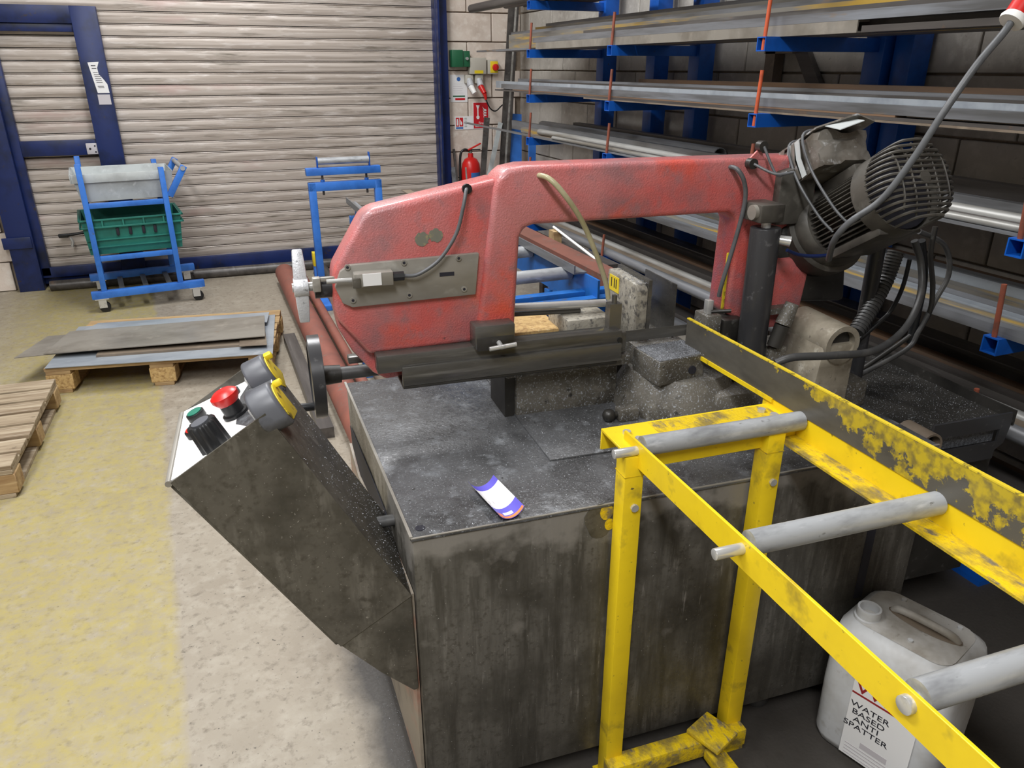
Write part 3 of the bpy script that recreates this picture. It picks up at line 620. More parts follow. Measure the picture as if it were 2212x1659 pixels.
sy = YB - 0.0165
s1 = thing('safety_sign', 'white safety notice with a blue circle and red bar beside navy post', 'sign', (2.14, sy, 1.43), group='signs on the block wall')
MB().ext(-0.078, 0.078, -0.003, 0, -0.11, 0.11).build('board', 'paper', s1)
MB().cyl((0.0, -0.0032, 0.075), (0.0, -0.0042, 0.075), 0.017, n=20).build('symbol', 'signblue', s1)
MB().ext(-0.035, 0.055, -0.0042, -0.003, -0.095, -0.078).build('red_bar', 'signred', s1)
MB().ext(-0.055, 0.055, -0.0042, -0.003, -0.068, -0.058).build('green_bar', 'boxgreen', s1)
for q in range(5): MB().ext(-0.05, 0.04 - 0.01 * (q % 2), -0.0038, -0.003, 0.035 - q * 0.018, 0.037 - q * 0.018).build('text_line', 'palegrey', s1)
s2 = thing('fire_sign', 'red fire sign with white symbols on the block wall', 'sign', (2.34, sy, 1.205), group='signs on the block wall')
MB().ext(-0.074, 0.074, -0.003, 0, -0.112, 0.112).build('border', 'paper', s2)
MB().ext(-0.069, 0.069, -0.004, -0.003, -0.107, 0.107).build('board', 'signred', s2)
MB().sheet([(-0.045, -0.0042, 0.085), (-0.012, -0.0042, 0.085), (-0.024, -0.0042, 0.055), (-0.024, -0.0042, 0.0), (-0.013, -0.0042, -0.012), (-0.02, -0.0042, -0.03), (-0.038, -0.0042, -0.03), (-0.045, -0.0042, -0.012), (-0.034, -0.0042, 0.0), (-0.034, -0.0042, 0.055)], (0, -0.0008, 0)).build('horn_symbol', 'paper', s2)
for q in range(4):
    MB().sheet([(0.014 + 0.002 * q, -0.0042, 0.075 - q * 0.024), (0.03, -0.0042, 0.055 - q * 0.024), (0.05, -0.0042, 0.05 - q * 0.022), (0.052, -0.0042, 0.036 - q * 0.02), (0.03, -0.0042, 0.036 - q * 0.022)], (0, -0.0008, 0)).build('flame_symbol', 'paper', s2)
text('Fire', 0.030, 'paper', s2, basis((0, -0.0045, -0.065), (1, 0, 0), (0, 0, 1)))
text('alarm here', 0.026, 'paper', s2, basis((0, -0.0045, -0.089), (1, 0, 0), (0, 0, 1)))
s3 = thing('fire_sign', 'small white sign with red extinguisher symbols on the block wall', 'sign', (2.18, sy, 1.145), group='signs on the block wall')
MB().ext(-0.085, 0.085, -0.003, 0, -0.055, 0.055).build('board', 'paper', s3)
MB().ext(-0.075, -0.045, -0.004, -0.003, -0.028, 0.045).ext(-0.04, -0.008, -0.004, -0.003, -0.028, 0.045).build('red_panel', 'signred', s3)
MB().ext(-0.075, -0.008, -0.004, -0.003, -0.048, -0.034).build('blue_panel', 'signblue', s3)
MB().sheet([(-0.066, -0.0042, 0.035), (-0.056, -0.0042, 0.035), (-0.053, -0.0042, 0.015), (-0.053, -0.0042, -0.02), (-0.068, -0.0042, -0.02), (-0.068, -0.0042, 0.015)], (0, -0.0005, 0)).build('extinguisher_symbol', 'paper', s3)
MB().sheet([(-0.034, -0.0042, 0.03), (-0.016, -0.0042, 0.0), (-0.022, -0.0042, -0.02), (-0.034, -0.0042, -0.01)], (0, -0.0005, 0)).build('flame_symbol', 'paper', s3)
for q in range(6): MB().ext(0.005, 0.028, -0.0038, -0.003, 0.038 - q * 0.014, 0.041 - q * 0.014).build('text_line', 'boxgreen', s3)

ex = thing('fire_extinguisher', 'red fire extinguisher hanging on the block wall by the shutter', 'extinguisher', (2.195, 6.56, 0.29))
MB().lathe([(0.0, 0.0), (0.07, 0.0), (0.082, 0.015), (0.085, 0.05), (0.085, 0.47), (0.078, 0.52), (0.055, 0.56), (0.025, 0.575), (0.022, 0.61), (0.0, 0.61)], (0, 0, 0), (0, 0, 1)).build('cylinder', 'redplain', ex)
MB().lathe([(0.0, 0.605), (0.016, 0.605), (0.016, 0.64), (0.0, 0.64)], (0, 0, 0), (0, 0, 1), n=12).build('valve', 'plate', ex)
MB().box((0.03, -0.02, 0.665), (0.13, 0.022, 0.012), Matrix.Rotation(math.radians(-24), 3, 'Y')).build('lever', 'redplain', ex, bev=0.003)
MB().box((0.03, -0.02, 0.64), (0.11, 0.02, 0.010)).build('carry_handle', 'black', ex, bev=0.003)
MB().tube([(-0.01, 0, 0.63), (-0.06, 0, 0.64), (-0.095, 0, 0.59), (-0.1, 0, 0.4), (-0.095, 0, 0.15)], 0.011).build('hose', 'black', ex)
MB().prism([(0.0865 * math.sin(a), -0.0865 * math.cos(a)) for a in [(-0.3 + 0.1 * i) for i in range(13)]] + [(0.0855 * math.sin(a), -0.0855 * math.cos(a)) for a in [(0.9 - 0.1 * i) for i in range(13)]], 0.40, 0.45, lambda a, b, h: (a, b, h)).build('blue_band', 'signblue', ex)
MB().prism([(0.0865 * math.sin(a), -0.0865 * math.cos(a)) for a in [(-0.2 + 0.08 * i) for i in range(6)]] + [(0.0855 * math.sin(a), -0.0855 * math.cos(a)) for a in [(0.2 - 0.08 * i) for i in range(6)]], 0.27, 0.395, lambda a, b, h: (a, b, h)).build('pale_label', 'palegrey', ex)
MB().ext(-0.05, 0.05, 0.07, 0.128, 0.42, 0.46).build('bracket', 'black', ex)

# offcuts leaning in the corner
def lean(name, label, p0, p1, w, t_, m, kind='flat'):
    p0, p1 = Vector(p0), Vector(p1); d = (p1 - p0).normalized(); L_ = (p1 - p0).length
    e1 = d.cross(Vector((0, 1, 0))).normalized(); e2 = d.cross(e1).normalized()
    fn = lambda a, b, h: (p1 - p0).normalized() * h + e1 * a + e2 * b
    b = MB()
    poly = [(-w / 2, -t_ / 2), (w / 2, -t_ / 2), (w / 2, t_ / 2), (-w / 2, t_ / 2)]
    if kind == 'angle': poly = [(-w / 2, -w / 2), (w / 2, -w / 2), (w / 2, -w / 2 + t_), (-w / 2 + t_, -w / 2 + t_), (-w / 2 + t_, w / 2), (-w / 2, w / 2)]
    b.prism(poly, 0, L_, fn)
    o = b.build(name, m, loc=p0); tag(o, label, 'metal bar', 'offcuts leaning in the corner')
lean('angle_bar', 'tall dark angle bar leaning in the corner behind the rack bars', (2.36, 6.30, 0.03), (2.60, 6.48, 2.45), 0.07, 0.008, 'bardark', 'angle')
lean('flat_bar', 'thin bright flat bar leaning against the tall dark angle', (2.33, 6.22, 0.01), (2.585, 6.40, 2.35), 0.014, 0.008, 'barbright')
lean('flat_bar', 'dark flat bar leaning beside the fire extinguisher', (2.11, 6.20, 0.01), (2.31, 6.44, 1.20), 0.05, 0.012, 'bardark')
lean('flat_bar', 'pale flat bar leaning right of the fire extinguisher', (1.98, 6.02, 0.01), (2.42, 6.40, 1.16), 0.04, 0.008, 'galvbin')
lean('blue_post', 'blue steel upright leaning in the corner behind the rack', (2.46, 6.16, 0.02), (2.575, 6.46, 1.22), 0.11, 0.05, 'blue')
lean('blue_post', 'pale topped blue strip leaning in front of the blue upright', (2.42, 5.70, 0.02), (2.54, 5.98, 1.10), 0.06, 0.02, 'blue')
lean('flat_bar', 'grey flat bar standing left of the fire extinguisher', (2.045, 6.40, 0.01), (2.05, 6.62, 0.78), 0.045, 0.006, 'bargrey')
lean('round_bar', 'dark round bar standing left of the fire extinguisher', (2.075, 6.42, 0.01), (2.072, 6.66, 0.93), 0.018, 0.018, 'bardark')
lean('flat_bar', 'thin bright bar standing against the extinguisher', (2.10, 6.28, 0.01), (2.095, 6.40, 0.80), 0.012, 0.006, 'barbright')
# long tube on the floor along the foot of the shutter
o = MB().cyl((-1.25, 6.56, 0.04), (1.15, 6.50, 0.04), 0.04).build('steel_tube', 'bardark'); tag(o, 'dark steel tube lying along the foot of the shutter', 'metal bar')

# ================================================================== trolley with two boxes, by the shutter
tr = thing('trolley', 'blue tubular steel trolley on castors in front of the shutter', 'trolley', (-0.517, 5.848, 0), 0.1215)
DP = 0.56
for y in (0.0, DP):
    MB().ext(-0.36, 0.385, y - 0.025, y + 0.025, 0.10, 0.15).build('base_bar', 'blue', tr, bev=0.003)
    for x, top in ((-0.275, 1.01), (0.225, 0.965)):
        MB().ext(x - 0.018, x + 0.018, y - 0.018, y + 0.018, 0.15, top).build('post', 'blue', tr, bev=0.003)
    MB().ext(-0.257, 0.207, y - 0.015, y + 0.015, 0.718, 0.752).build('shelf_rail', 'blue', tr, bev=0.003)
    MB().ext(-0.257, 0.207, y - 0.015, y + 0.015, 0.358, 0.392).build('shelf_rail', 'blue', tr, bev=0.003)
    MB().box((0.315, y, 0.865), (0.042, 0.03, 0.235), Matrix.Rotation(math.radians(32), 3, 'Y')).build('handle_arm', 'blue', tr, bev=0.003)
MB().cyl((0.365, -0.02, 0.95), (0.365, DP + 0.02, 0.95), 0.016).build('handle', 'galv', tr)
for x in (-0.275, 0.225):
    for z in (0.735, 0.375): MB().ext(x - 0.015, x + 0.015, 0.02, DP - 0.02, z - 0.017, z + 0.017).build('side_rail', 'blue', tr, bev=0.003)
for x in (-0.16, 0.0, 0.16):
    MB().ext(x - 0.018, x + 0.018, 0.025, DP - 0.025, 0.105, 0.115).build('cross_strip', 'bargrey', tr)
for x in (-0.30, 0.32):
    for y in (0.0, DP):
        c = MB().ext(x - 0.045, x + 0.045, y - 0.03, y + 0.03, 0.094, 0.10).ext(x - 0.025, x + 0.025, y - 0.028, y - 0.022, 0.035, 0.095).ext(x - 0.025, x + 0.025, y + 0.022, y + 0.028, 0.035, 0.095).build('castor', 'chrome', tr)
        MB().cyl((x + 0.01, y - 0.02, 0.037), (x + 0.01, y + 0.02, 0.037), 0.037, n=24).build('wheel', 'black', c, bev=0.005)

def open_box(o, name, m, x0, x1, y0, y1, z0, z1, t_, taper=0.0, parent_name=None):
    b = MB()
    q = lambda x0, x1, y0, y1, z: [(x0, y0, z), (x1, y0, z), (x1, y1, z), (x0, y1, z)]
    k = taper
    b.ring_loft([q(x0 + k, x1 - k, y0 + k, y1 - k, z0), q(x0, x1, y0, y1, z1), q(x0 + t_, x1 - t_, y0 + t_, y1 - t_, z1), q(x0 + k + t_, x1 - k - t_, y0 + k + t_, y1 - k - t_, z0 + t_)])
    return b.build(name, m, o)
gb = thing('storage_bin', 'grey zinc storage bin on the top shelf of the trolley', 'bin', (-0.5185, 5.860, 0.753), 0.1215)
open_box(gb, 'body', 'galvbin', -0.325, 0.30, 0.035, 0.52, 0, 0.18, 0.004, 0.03)
MB().ext(-0.335, 0.24, 0.028, 0.035, 0.128, 0.185).ext(-0.335, 0.24, 0.52, 0.527, 0.128, 0.185).ext(-0.338, -0.326, 0.028, 0.527, 0.128, 0.185).build('rim', 'galvbin', gb, bev=0.002)
cr = thing('plastic_crate', 'green plastic stacking crate on the lower shelf of the trolley', 'crate', (-0.5185, 5.860, 0.393), 0.1215)
open_box(cr, 'body', 'crategreen', -0.33, 0.305, 0.03, 0.50, 0, 0.245, 0.006, 0.02)
for z in (0.185, 0.235):
    MB().ext(-0.345, 0.32, 0.012, 0.026, z, z + 0.012).ext(-0.345, -0.331, 0.012, 0.515, z, z + 0.012).ext(0.306, 0.32, 0.012, 0.515, z, z + 0.012).ext(-0.345, 0.32, 0.501, 0.515, z, z + 0.012).build('rim', 'crategreen', cr, bev=0.002)
for z in (0.05, 0.10): MB().ext(-0.315, 0.29, 0.026, 0.035, z, z + 0.008).build('rib', 'crategreen', cr)
for x in (-0.20, -0.07, 0.06, 0.19): MB().ext(x - 0.005, x + 0.005, 0.014, 0.030, 0.19, 0.24).build('rib', 'crategreen', cr)
for x in (-0.115, -0.035, 0.05, 0.125): MB().ext(x - 0.010, x + 0.010, 0.024, 0.034, 0.125, 0.178).build('slot', 'ink', cr, bev=0.004)

# ================================================================== pallets and sheet steel
def pallet(label, loc, rz, W_, D_, m, top_boards, block_m):
    t = thing('pallet', label, 'pallet', loc, rz, 'wooden pallets on the floor')
    bl = MB().box((0, 0, 0), (0.13, 0.10, 0.085)).mesh('block', block_m, bev=0.003, seg=1)
    for bx in (0.065, W_ / 2, W_ - 0.065):
        for by in (0.05, D_ / 2, D_ - 0.05): put('block', bl, t, (bx, by, 0.02 + 0.0425))
    lb = MB().box((0, 0, 0), (0.10, D_, 0.02)).mesh('bottom_board', m, bev=0.002, seg=1)
    for bx in (0.065, W_ / 2, W_ - 0.065): put('bottom_board', lb, t, (bx, D_ / 2, 0.01))
    sb = MB().box((0, 0, 0), (0.12, D_, 0.02)).mesh('stringer', m, bev=0.002, seg=1)
    for bx in (0.065, W_ / 2, W_ - 0.065): put('stringer', sb, t, (bx, D_ / 2, 0.115))
    bw = D_ / (top_boards + (top_boards - 1) * 0.22)
    for i in range(top_boards):
        me = MB().box((0, 0, 0), (W_ + random.uniform(-0.012, 0.012), bw, 0.02)).mesh('deck_board', m, bev=0.002, seg=1)
        put('deck_board', me, t, (W_ / 2, bw / 2 + i * bw * 1.22, 0.135), rz=random.uniform(-0.004, 0.004))
    return t
pallet('wooden pallet carrying a stack of sheet steel offcuts', (-0.945, 4.295, 0), -0.166, 1.15, 0.82, 'wood', 6, 'chip')
pallet('empty weathered wooden pallet at the left edge of the picture', (-1.985, 3.19, 0), -0.025, 1.10, 0.96, 'woodgrey', 7, 'wood')

def steel_sheet(label, pts, z, m, th=0.003, dz=()):
    b = MB()
    v = [Vector((p[0], p[1], 0)) for p in pts]
    if dz: v = [Vector((p.x, p.y, d)) for p, d in zip(v, dz)]
    c = sum(v, Vector()) / len(v); c.z = 0
    o = b.sheet([p - c for p in v], (0, 0, th)).build('steel_sheet', m)
    o.location = (c.x, c.y, z)
    tag(o, label, 'metal sheet', 'sheet steel on the pallet')
steel_sheet('large bluish steel sheet at the bottom of the stack on the pallet', [(-0.935, 4.285), (0.195, 4.075), (0.275, 4.80), (-0.855, 4.985)], 0.1475, 'sheetblue', 0.004)
steel_sheet('long brown steel strip in the stack on the pallet', [(-0.70, 4.36), (0.10, 4.24), (0.11, 4.34), (-0.69, 4.46)], 0.152, 'sheetbrown', 0.012)
steel_sheet('grey steel sheet whose corner pokes out at the left of the stack', [(-1.10, 4.46), (-0.62, 4.44), (-0.55, 4.74), (-0.99, 4.80)], 0.166, 'sheet', 0.003)
steel_sheet('small pale steel offcut in the stack near the tape measures', [(0.03, 4.20), (0.175, 4.17), (0.19, 4.50), (0.05, 4.52)], 0.170, 'sheetbrown', 0.003)
steel_sheet('bluish steel sheet peeking out behind the brown top sheet', [(-0.86, 4.72), (0.21, 4.58), (0.24, 4.78), (-0.74, 4.93)], 0.174, 'sheetblue', 0.003)
steel_sheet('wide brown steel sheet on top of the stack', [(-0.955, 4.43), (0.175, 4.265), (0.205, 4.70), (-0.875, 4.80)], 0.178, 'sheet', 0.005, (0.0, 0.012, 0.0, 0.0))
# sheets' support under the raised ones
steel_sheet('narrow brown steel offcut tucked under the top sheet', [(-0.30, 4.40), (0.0, 4.36), (0.02, 4.62), (-0.28, 4.66)], 0.1645, 'sheetbrown', 0.0015)

# ================================================================== roller stand behind the saw
rs = thing('roller_stand', 'blue adjustable roller stand standing in front of the shutter', 'roller stand', (0.90, 5.5, 0), 0.02)
for s in (-1, 1):
    MB().ext(s * 0.232 - 0.025, s * 0.232 + 0.025, -0.025, 0.025, 0.03, 0.86).build('leg', 'blue', rs, bev=0.004)
    MB().ext(s * 0.232 - 0.03, s * 0.232 + 0.03, -0.25, 0.25, 0, 0.04).build('foot', 'blue', rs, bev=0.004)
    rod = MB().cyl((s * 0.155, 0, 0.77), (s * 0.155, 0, 0.92), 0.008, n=10).build('threaded_rod', 'bardark', rs)
    MB().cyl((s * 0.155, 0, 0.862), (s * 0.155, 0, 0.876), 0.016, n=6).cyl((s * 0.155, 0, 0.80), (s * 0.155, 0, 0.808), 0.016, n=6).build('nut', 'blue', rod)
    MB().ext(s * 0.182 - 0.004, s * 0.182 + 0.004, -0.02, 0.02, 0.955, 1.03 + (0.02 if s > 0 else 0)).build('bracket', 'rackblue', rs, bev=0.002)
MB().ext(-0.257, 0.257, -0.025, 0.025, 0.80, 0.86).build('top_bar', 'blue', rs, bev=0.003)
MB().ext(-0.265, 0.255, -0.03, 0.03, 0.907, 0.957).build('carrier_bar', 'blue', rs, bev=0.003)
MB().cyl((-0.178, 0, 1.0), (0.178, 0, 1.0), 0.024).build('roller', 'galv', rs)

# ================================================================== infeed roller table behind the saw
ic = thing('roller_table', 'blue infeed roller table behind the saw', 'roller table', (0.92, 3.0, 0))
IX, IY = 0.92, 3.0
y0, y1 = 2.16 - IY, 4.02 - IY
for x, nm in ((0.70 - IX, 'side_rail'), (1.165 - IX, 'side_rail')):
    r = MB().ext(x - 0.004, x + 0.004, y0, y1, 0.82, 0.945).build(nm, 'tableblue', ic)
    MB().ext(x - 0.045, x + 0.004, y0 + 0.10, y1, 0.945, 0.951).ext(x - 0.045, x - 0.039, y0 + 0.10, y1, 0.951, 0.975).build('steel_angle', 'bargrey', r)
for yy in (2.36, 2.72, 3.08, 3.44, 3.80):
    r = MB().cyl((0.71 - IX, yy - IY, 0.925), (1.155 - IX, yy - IY, 0.925), 0.023).build('roller', 'galv', ic)
    MB().cyl((0.675 - IX, yy - IY, 0.925), (1.195 - IX, yy - IY, 0.925), 0.008, n=10).build('axle', 'chrome', r)
for yy in (2.18, 2.27, 3.98):
    MB().ext(0.66 - IX, 1.285 - IX, yy - IY - 0.02, yy - IY + 0.02, 0.84, 0.885).build('cross_member', 'tableblue', ic, bev=0.003)
for x in (0.68, 1.18):
    for yy in (3.95, 2.5):
        MB().ext(x - IX - 0.02, x - IX + 0.02, yy - IY - 0.02, yy - IY + 0.02, 0.012, 0.83).build('leg', 'tableblue', ic, bev=0.003)
        MB().ext(x - IX - 0.06, x - IX + 0.06, yy - IY - 0.05, yy - IY + 0.05, 0, 0.012).build('foot_plate', 'tableblue', ic)
for yy in (2.6, 3.7):
    MB().ext(1.17 - IX, 1.46 - IX, yy - IY - 0.02, yy - IY + 0.02, 0.76, 0.80).build('outrigger', 'tableblue', ic, bev=0.003)
stock('channel', 1.29, 0.80, 0.09, 0.10, 2.05, 4.2, 'oxidebrown', 'red oxide primed channel lying beside the infeed roller table')
stock('box', 1.40, 0.80, 0.05, 0.03, 2.2, 4.3, 'bardark', 'slim dark box section beside the red oxide channel', group='stock beside the roller table')
stock('flat', 1.02, 0.9485, 0.05, 0.006, 2.9, 4.3, 'sheetbrown', 'brown flat bar lying on the infeed rollers')
# stock on the floor left of the roller table
o = MB().cyl((0, 0, 0), (0.03, -3.85, 0), 0.072, n=28).build('steel_pipe', 'redoxide', loc=(0.465, 6.13, 0.086)); tag(o, 'thick red oxide pipe lying on the floor past the saw', 'pipe')
for yy in (5.4, 3.0):
    o = MB().ext(-0.28, 0.30, -0.03, 0.03, 0, 0.013).build('timber_batten', 'wood', loc=(0.70, yy, 0)); tag(o, 'flat timber batten under the %s end of the red pipe' % ('far' if yy > 4 else 'near'), 'batten', 'battens under the red pipe')
o = MB().ext(-0.035, 0.035, -1.45, 0, 0, 0.055).build('box_section', 'bardark', loc=(0.335, 4.68, 0), rz=0.008); tag(o, 'dark rectangular bar on the floor left of the red pipe', 'metal bar')
for i, (x0, x1, ye, z, r, m, lab) in enumerate([(0.60, 0.62, 6.35, 0.044, 0.030, 'redoxide', 'thin brown tube on the floor right of the red pipe'), (0.725, 0.715, 6.2, 0.044, 0.030, 'sheetbrown', 'grey brown tube on the floor, second from the red pipe'), (0.80, 0.785, 6.38, 0.044, 0.032, 'bardark', 'dark tube on the floor, third from the red pipe'), (0.90, 0.89, 5.2, 0.044, 0.030, 'bargrey', 'grey tube on the floor under the roller table')]):
    o = MB().pipe((0, 0, 0), (x1 - x0, -3.2, 0), r, r - 0.004).build('steel_tube', m, loc=(x0, ye, z)); tag(o, lab, 'metal bar', 'tubes on the floor beside the red pipe')
o = thing('floor_post', 'short blue post with a yellow cap behind the bow of the saw', 'post', (0.655, 5.60, 0.0))
MB().ext(-0.02, 0.02, -0.03, 0.03, 0.008, 0.26).ext(-0.022, 0.022, -0.05, 0.05, 0, 0.008).build('post', 'blue', o, bev=0.003)
MB().ext(-0.022, 0.022, -0.033, 0.033, 0.25, 0.35).build('cap', 'signyellow', o, bev=0.004)
a, b_ = Vector((1.50, 3.26, 0.899)), Vector((1.50, 2.80, 0.838))
o = MB().cyl((0, 0, 0), b_ - a, 0.006, n=8).build('round_bar', 'white', loc=a); tag(o, 'thin white rod slanting behind the bow of the saw', 'metal bar')
tk = thing('trestle', 'dark steel trestle carrying the white rod behind the saw', 'trestle', (1.52, 3.05, 0))
MB().ext(-0.055, 0.055, -0.30, 0.30, 0.81, 0.83).build('top', 'bardark', tk)
MB().ext(-0.04, 0.0, 0.16, 0.22, 0.83, 0.886).build('rest_block', 'wood', tk)
for sx in (-0.04, 0.04):
    for sy_ in (-0.27, 0.27): MB().ext(sx - 0.015, sx + 0.015, sy_ - 0.02, sy_ + 0.02, 0, 0.81).build('leg', 'bardark', tk)

# ================================================================== yellow outfeed roller table
yc = thing('roller_table', 'yellow outfeed roller table in front of the saw', 'roller table', (0.9, 0.6, 0))
YX, YY = 0.9, 0.6
def rail(pts, z0, z1, t_, name, m, parent=yc, side=1):
    (xa, ya), (xb, yb) = pts
    b = MB(); d = Vector((xb - xa, yb - ya, 0)).normalized(); n = Vector((-d.y, d.x, 0)) * t_ * side
    b.sheet([(xa - YX, ya - YY, z0), (xb - YX, yb - YY, z0), (xb - YX, yb - YY, z1), (xa - YX, ya - YY, z1)], n)
    return b.build(name, m, parent, bev=0.001, seg=1)
lr = rail([(0.712, 1.185), (0.652, -0.45)], 0.868, 0.922, 0.006, 'side_rail', 'yellow')
rr = rail([(1.104, 1.235), (1.062, -0.45)], 0.868, 0.922, 0.006, 'side_rail', 'yellow', side=-1)
MB().sheet([(1.100 - YX, 1.235 - YY, 0.868), (1.058 - YX, -0.45 - YY, 0.868), (1.003 - YX, -0.45 - YY, 0.868), (1.048 - YX, 1.09 - YY, 0.868)], (0, 0, 0.005)).build('rail_flange', 'yellowdirty', rr)
fence = rail([(1.112, 1.56), (1.060, -0.45)], 0.922, 1.0, 0.008, 'guide_plate', 'yellowworn', side=-1)
MB().sheet([(1.1035 - YX, 1.56 - YY, 0.999), (1.0515 - YX, -0.45 - YY, 0.999), (1.060 - YX, -0.45 - YY, 0.999), (1.112 - YX, 1.56 - YY, 0.999)], (0, 0, 0.003)).build('top_edge', 'tapeyellow', fence)
MB().sheet([(1.100 - YX, 1.545 - YY, 0.914), (1.092 - YX, 1.20 - YY, 0.914), (1.108 - YX, 1.20 - YY, 0.914), (1.116 - YX, 1.545 - YY, 0.914)], (0, 0, 0.010)).build('bottom_strip', 'yellow', fence)
# end channel the rails bolt to
ca = math.atan(-0.055)
ch = MB()
M3 = rotz(ca)
cc = Vector((0.893 - YX, 1.178 - YY, 0))
def cbox(x0, x1, y0, y1, z0, z1, b):
    b.box(cc + M3 @ Vector(((x0 + x1) / 2, (y0 + y1) / 2, 0)) + Vector((0, 0, (z0 + z1) / 2)), (x1 - x0, y1 - y0, z1 - z0), M3)
cbox(-0.205, 0.205, -0.05, 0.055, 0.897, 0.903, ch); cbox(-0.205, 0.205, -0.05, -0.045, 0.855, 0.897, ch); cbox(-0.205, 0.205, 0.05, 0.055, 0.855, 0.897, ch)
chn = ch.build('end_channel', 'yellow', yc, bev=0.001, seg=1)
b = MB(); cbox(-0.10, 0.19, -0.02, 0.048, 0.9028, 0.9034, b); b.build('swarf_film', 'yellowdirty', chn)
for x, y in ((-0.165, 0.015), (-0.155, -0.02), (0.165, 0.02), (0.175, -0.01)):
    b = MB(); p = cc + M3 @ Vector((x, y, 0)); b.cyl((p.x, p.y, 0.903), (p.x, p.y, 0.910), 0.009, n=6); b.build('bolt', 'chrome', chn)
for i, (yl, yr, zz) in enumerate(((1.128, 1.106, 0.912), (0.782, 0.760, 0.912), (0.452, 0.432, 0.912), (0.10, 0.08, 0.912))):
    xl = 0.7195 - (1.185 - yl) * 0.0367; xr = 1.096 - (1.235 - yr) * 0.025
    r = MB().cyl((xl + 0.004 - YX, yl - YY, zz), (xr - YX, yr - YY, zz), 0.0205, n=24).build('roller', 'galv', yc)
    d = (Vector((xr, yr, 0)) - Vector((xl, yl, 0))).normalized() * (0.058 if i != 2 else 0.016)
    MB().cyl((xl - d.x - YX, yl - d.y - YY, zz - 0.008), (xl + 0.01 - YX, yl - YY, zz - 0.008), 0.0095 if i != 2 else 0.012, n=16).build('axle', 'chrome', r, bev=0.001)
legs = {}
for x, y, nm in ((0.704, 1.140, 'l'), (1.032, 1.120, 'r'), (0.672, -0.38, 'l2'), (1.035, -0.38, 'r2')):
    b = MB(); b.box((x - YX, y - YY, 0.4535), (0.042, 0.042, 0.883), M3)
    lg = b.build('leg', 'yellow', yc, bev=0.0025)
    if nm in 'lr':
        b = MB(); p = Vector((x - YX, y - YY, 0.78)) + M3 @ Vector((0.004, -0.021, 0)); q = p + M3 @ Vector((0, -0.006, 0)); b.cyl(p, q, 0.0085, n=8); b.build('bolt', 'chrome', lg)
    b = MB(); b.box((x - YX, y - YY, 0.852), (0.0435, 0.0435, 0.002), M3); b.build('weld_seam', 'yellowdirty', lg)
    MB().box((x - YX, y - YY, 0.006), (0.06, 0.06, 0.012), M3).build('foot', 'yellowdirty', lg)
b = MB(); b.box((0.865 - YX, 1.10 - YY, 0.062), (0.37, 0.040, 0.05), M3); b.build('lower_rail', 'yellowdirty', yc, bev=0.002)
b = MB(); b.ext(0.93 - YX, 0.975 - YX, -0.38 - YY, 1.075 - YY, 0.035, 0.065); b.build('tie_bar', 'yellowdirty', yc, bev=0.002)
b = MB(); b.box((0.955 - YX, 1.085 - YY, 0.098), (0.085, 0.09, 0.012), rotz(0.35)); b.build('gusset', 'yellowdirty', yc, bev=0.002)

# ================================================================== jerrycan
jc = thing('jerrycan', 'white plastic jerrycan with a printed label under the yellow roller table', 'jerrycan', (1.405, 0.965, 0), 0.0)
e1 = Vector((0.95, 0.31, 0)).normalized(); e2 = Vector((0.31, -0.95, 0)).normalized()
def can_ring(a, b, r, z, dz=0.0, n=5):
    pts = []
    for cx, cy, t0 in ((1, 1, 0), (-1, 1, PI / 2), (-1, -1, PI), (1, -1, 3 * PI / 2)):
        for i in range(n):
            t = t0 + i / (n - 1) * PI / 2
            p = e1 * (cx * (a - r) + math.cos(t) * r) + e2 * (cy * (b - r) + math.sin(t) * r)
            pts.append(Vector((p.x, p.y, z)))
    return pts
HA, HB = 0.118, 0.142
MB().ring_loft([can_ring(HA - 0.03, HB - 0.03, 0.03, 0.0), can_ring(HA - 0.008, HB - 0.008, 0.04, 0.008), can_ring(HA, HB, 0.045, 0.03), can_ring(HA + 0.002, HB + 0.002, 0.045, 0.18), can_ring(HA, HB, 0.045, 0.33), can_ring(HA - 0.006, HB - 0.006, 0.045, 0.36), can_ring(HA - 0.03, HB - 0.03, 0.04, 0.382)]).build('body', 'can', jc, smooth=60)
MB().ring_loft([can_ring(HA - 0.028, HB - 0.028, 0.04, 0.3815), can_ring(HA - 0.045, HB - 0.045, 0.035, 0.387)]).build('top_panel', 'candirt', jc, smooth=60)
P = lambda a, b, z: (e1 * a + e2 * b) + Vector((0, 0, z))
nk = MB().lathe([(0.031, 0), (0.031, 0.006), (0.027, 0.008), (0.028, 0.014), (0.027, 0.018), (0.028, 0.022), (0.027, 0.03), (0.022, 0.03), (0.022, 0.004), (0.0, 0.004)], P(-0.055, -0.085, 0.380), (0, 0, 1), n=24).build('neck', 'can', jc)
hd = MB().tube([P(0.012, -0.055, 0.383), P(0.012, -0.035, 0.397), P(0.012, 0.07, 0.397), P(0.012, 0.092, 0.383)], 0.010, n=10).build('handle', 'candirt', jc)
MB().ring_loft([[P(0.012 + 0.026 * math.cos(t), 0.018 + 0.085 * math.sin(t), 0.3875) for t in [2 * PI * i / 20 for i in range(20)]], [P(0.012 + 0.021 * math.cos(t), 0.018 + 0.080 * math.sin(t), 0.389) for t in [2 * PI * i / 20 for i in range(20)]]]).build('handle_recess', 'sheetbrown', jc)
for a, b2 in ((0.065, -0.055), (0.065, 0.075), (-0.068, 0.02)): MB().cyl(P(a, b2, 0.386), P(a, b2, 0.392), 0.006, n=10).build('stud', 'can', jc)
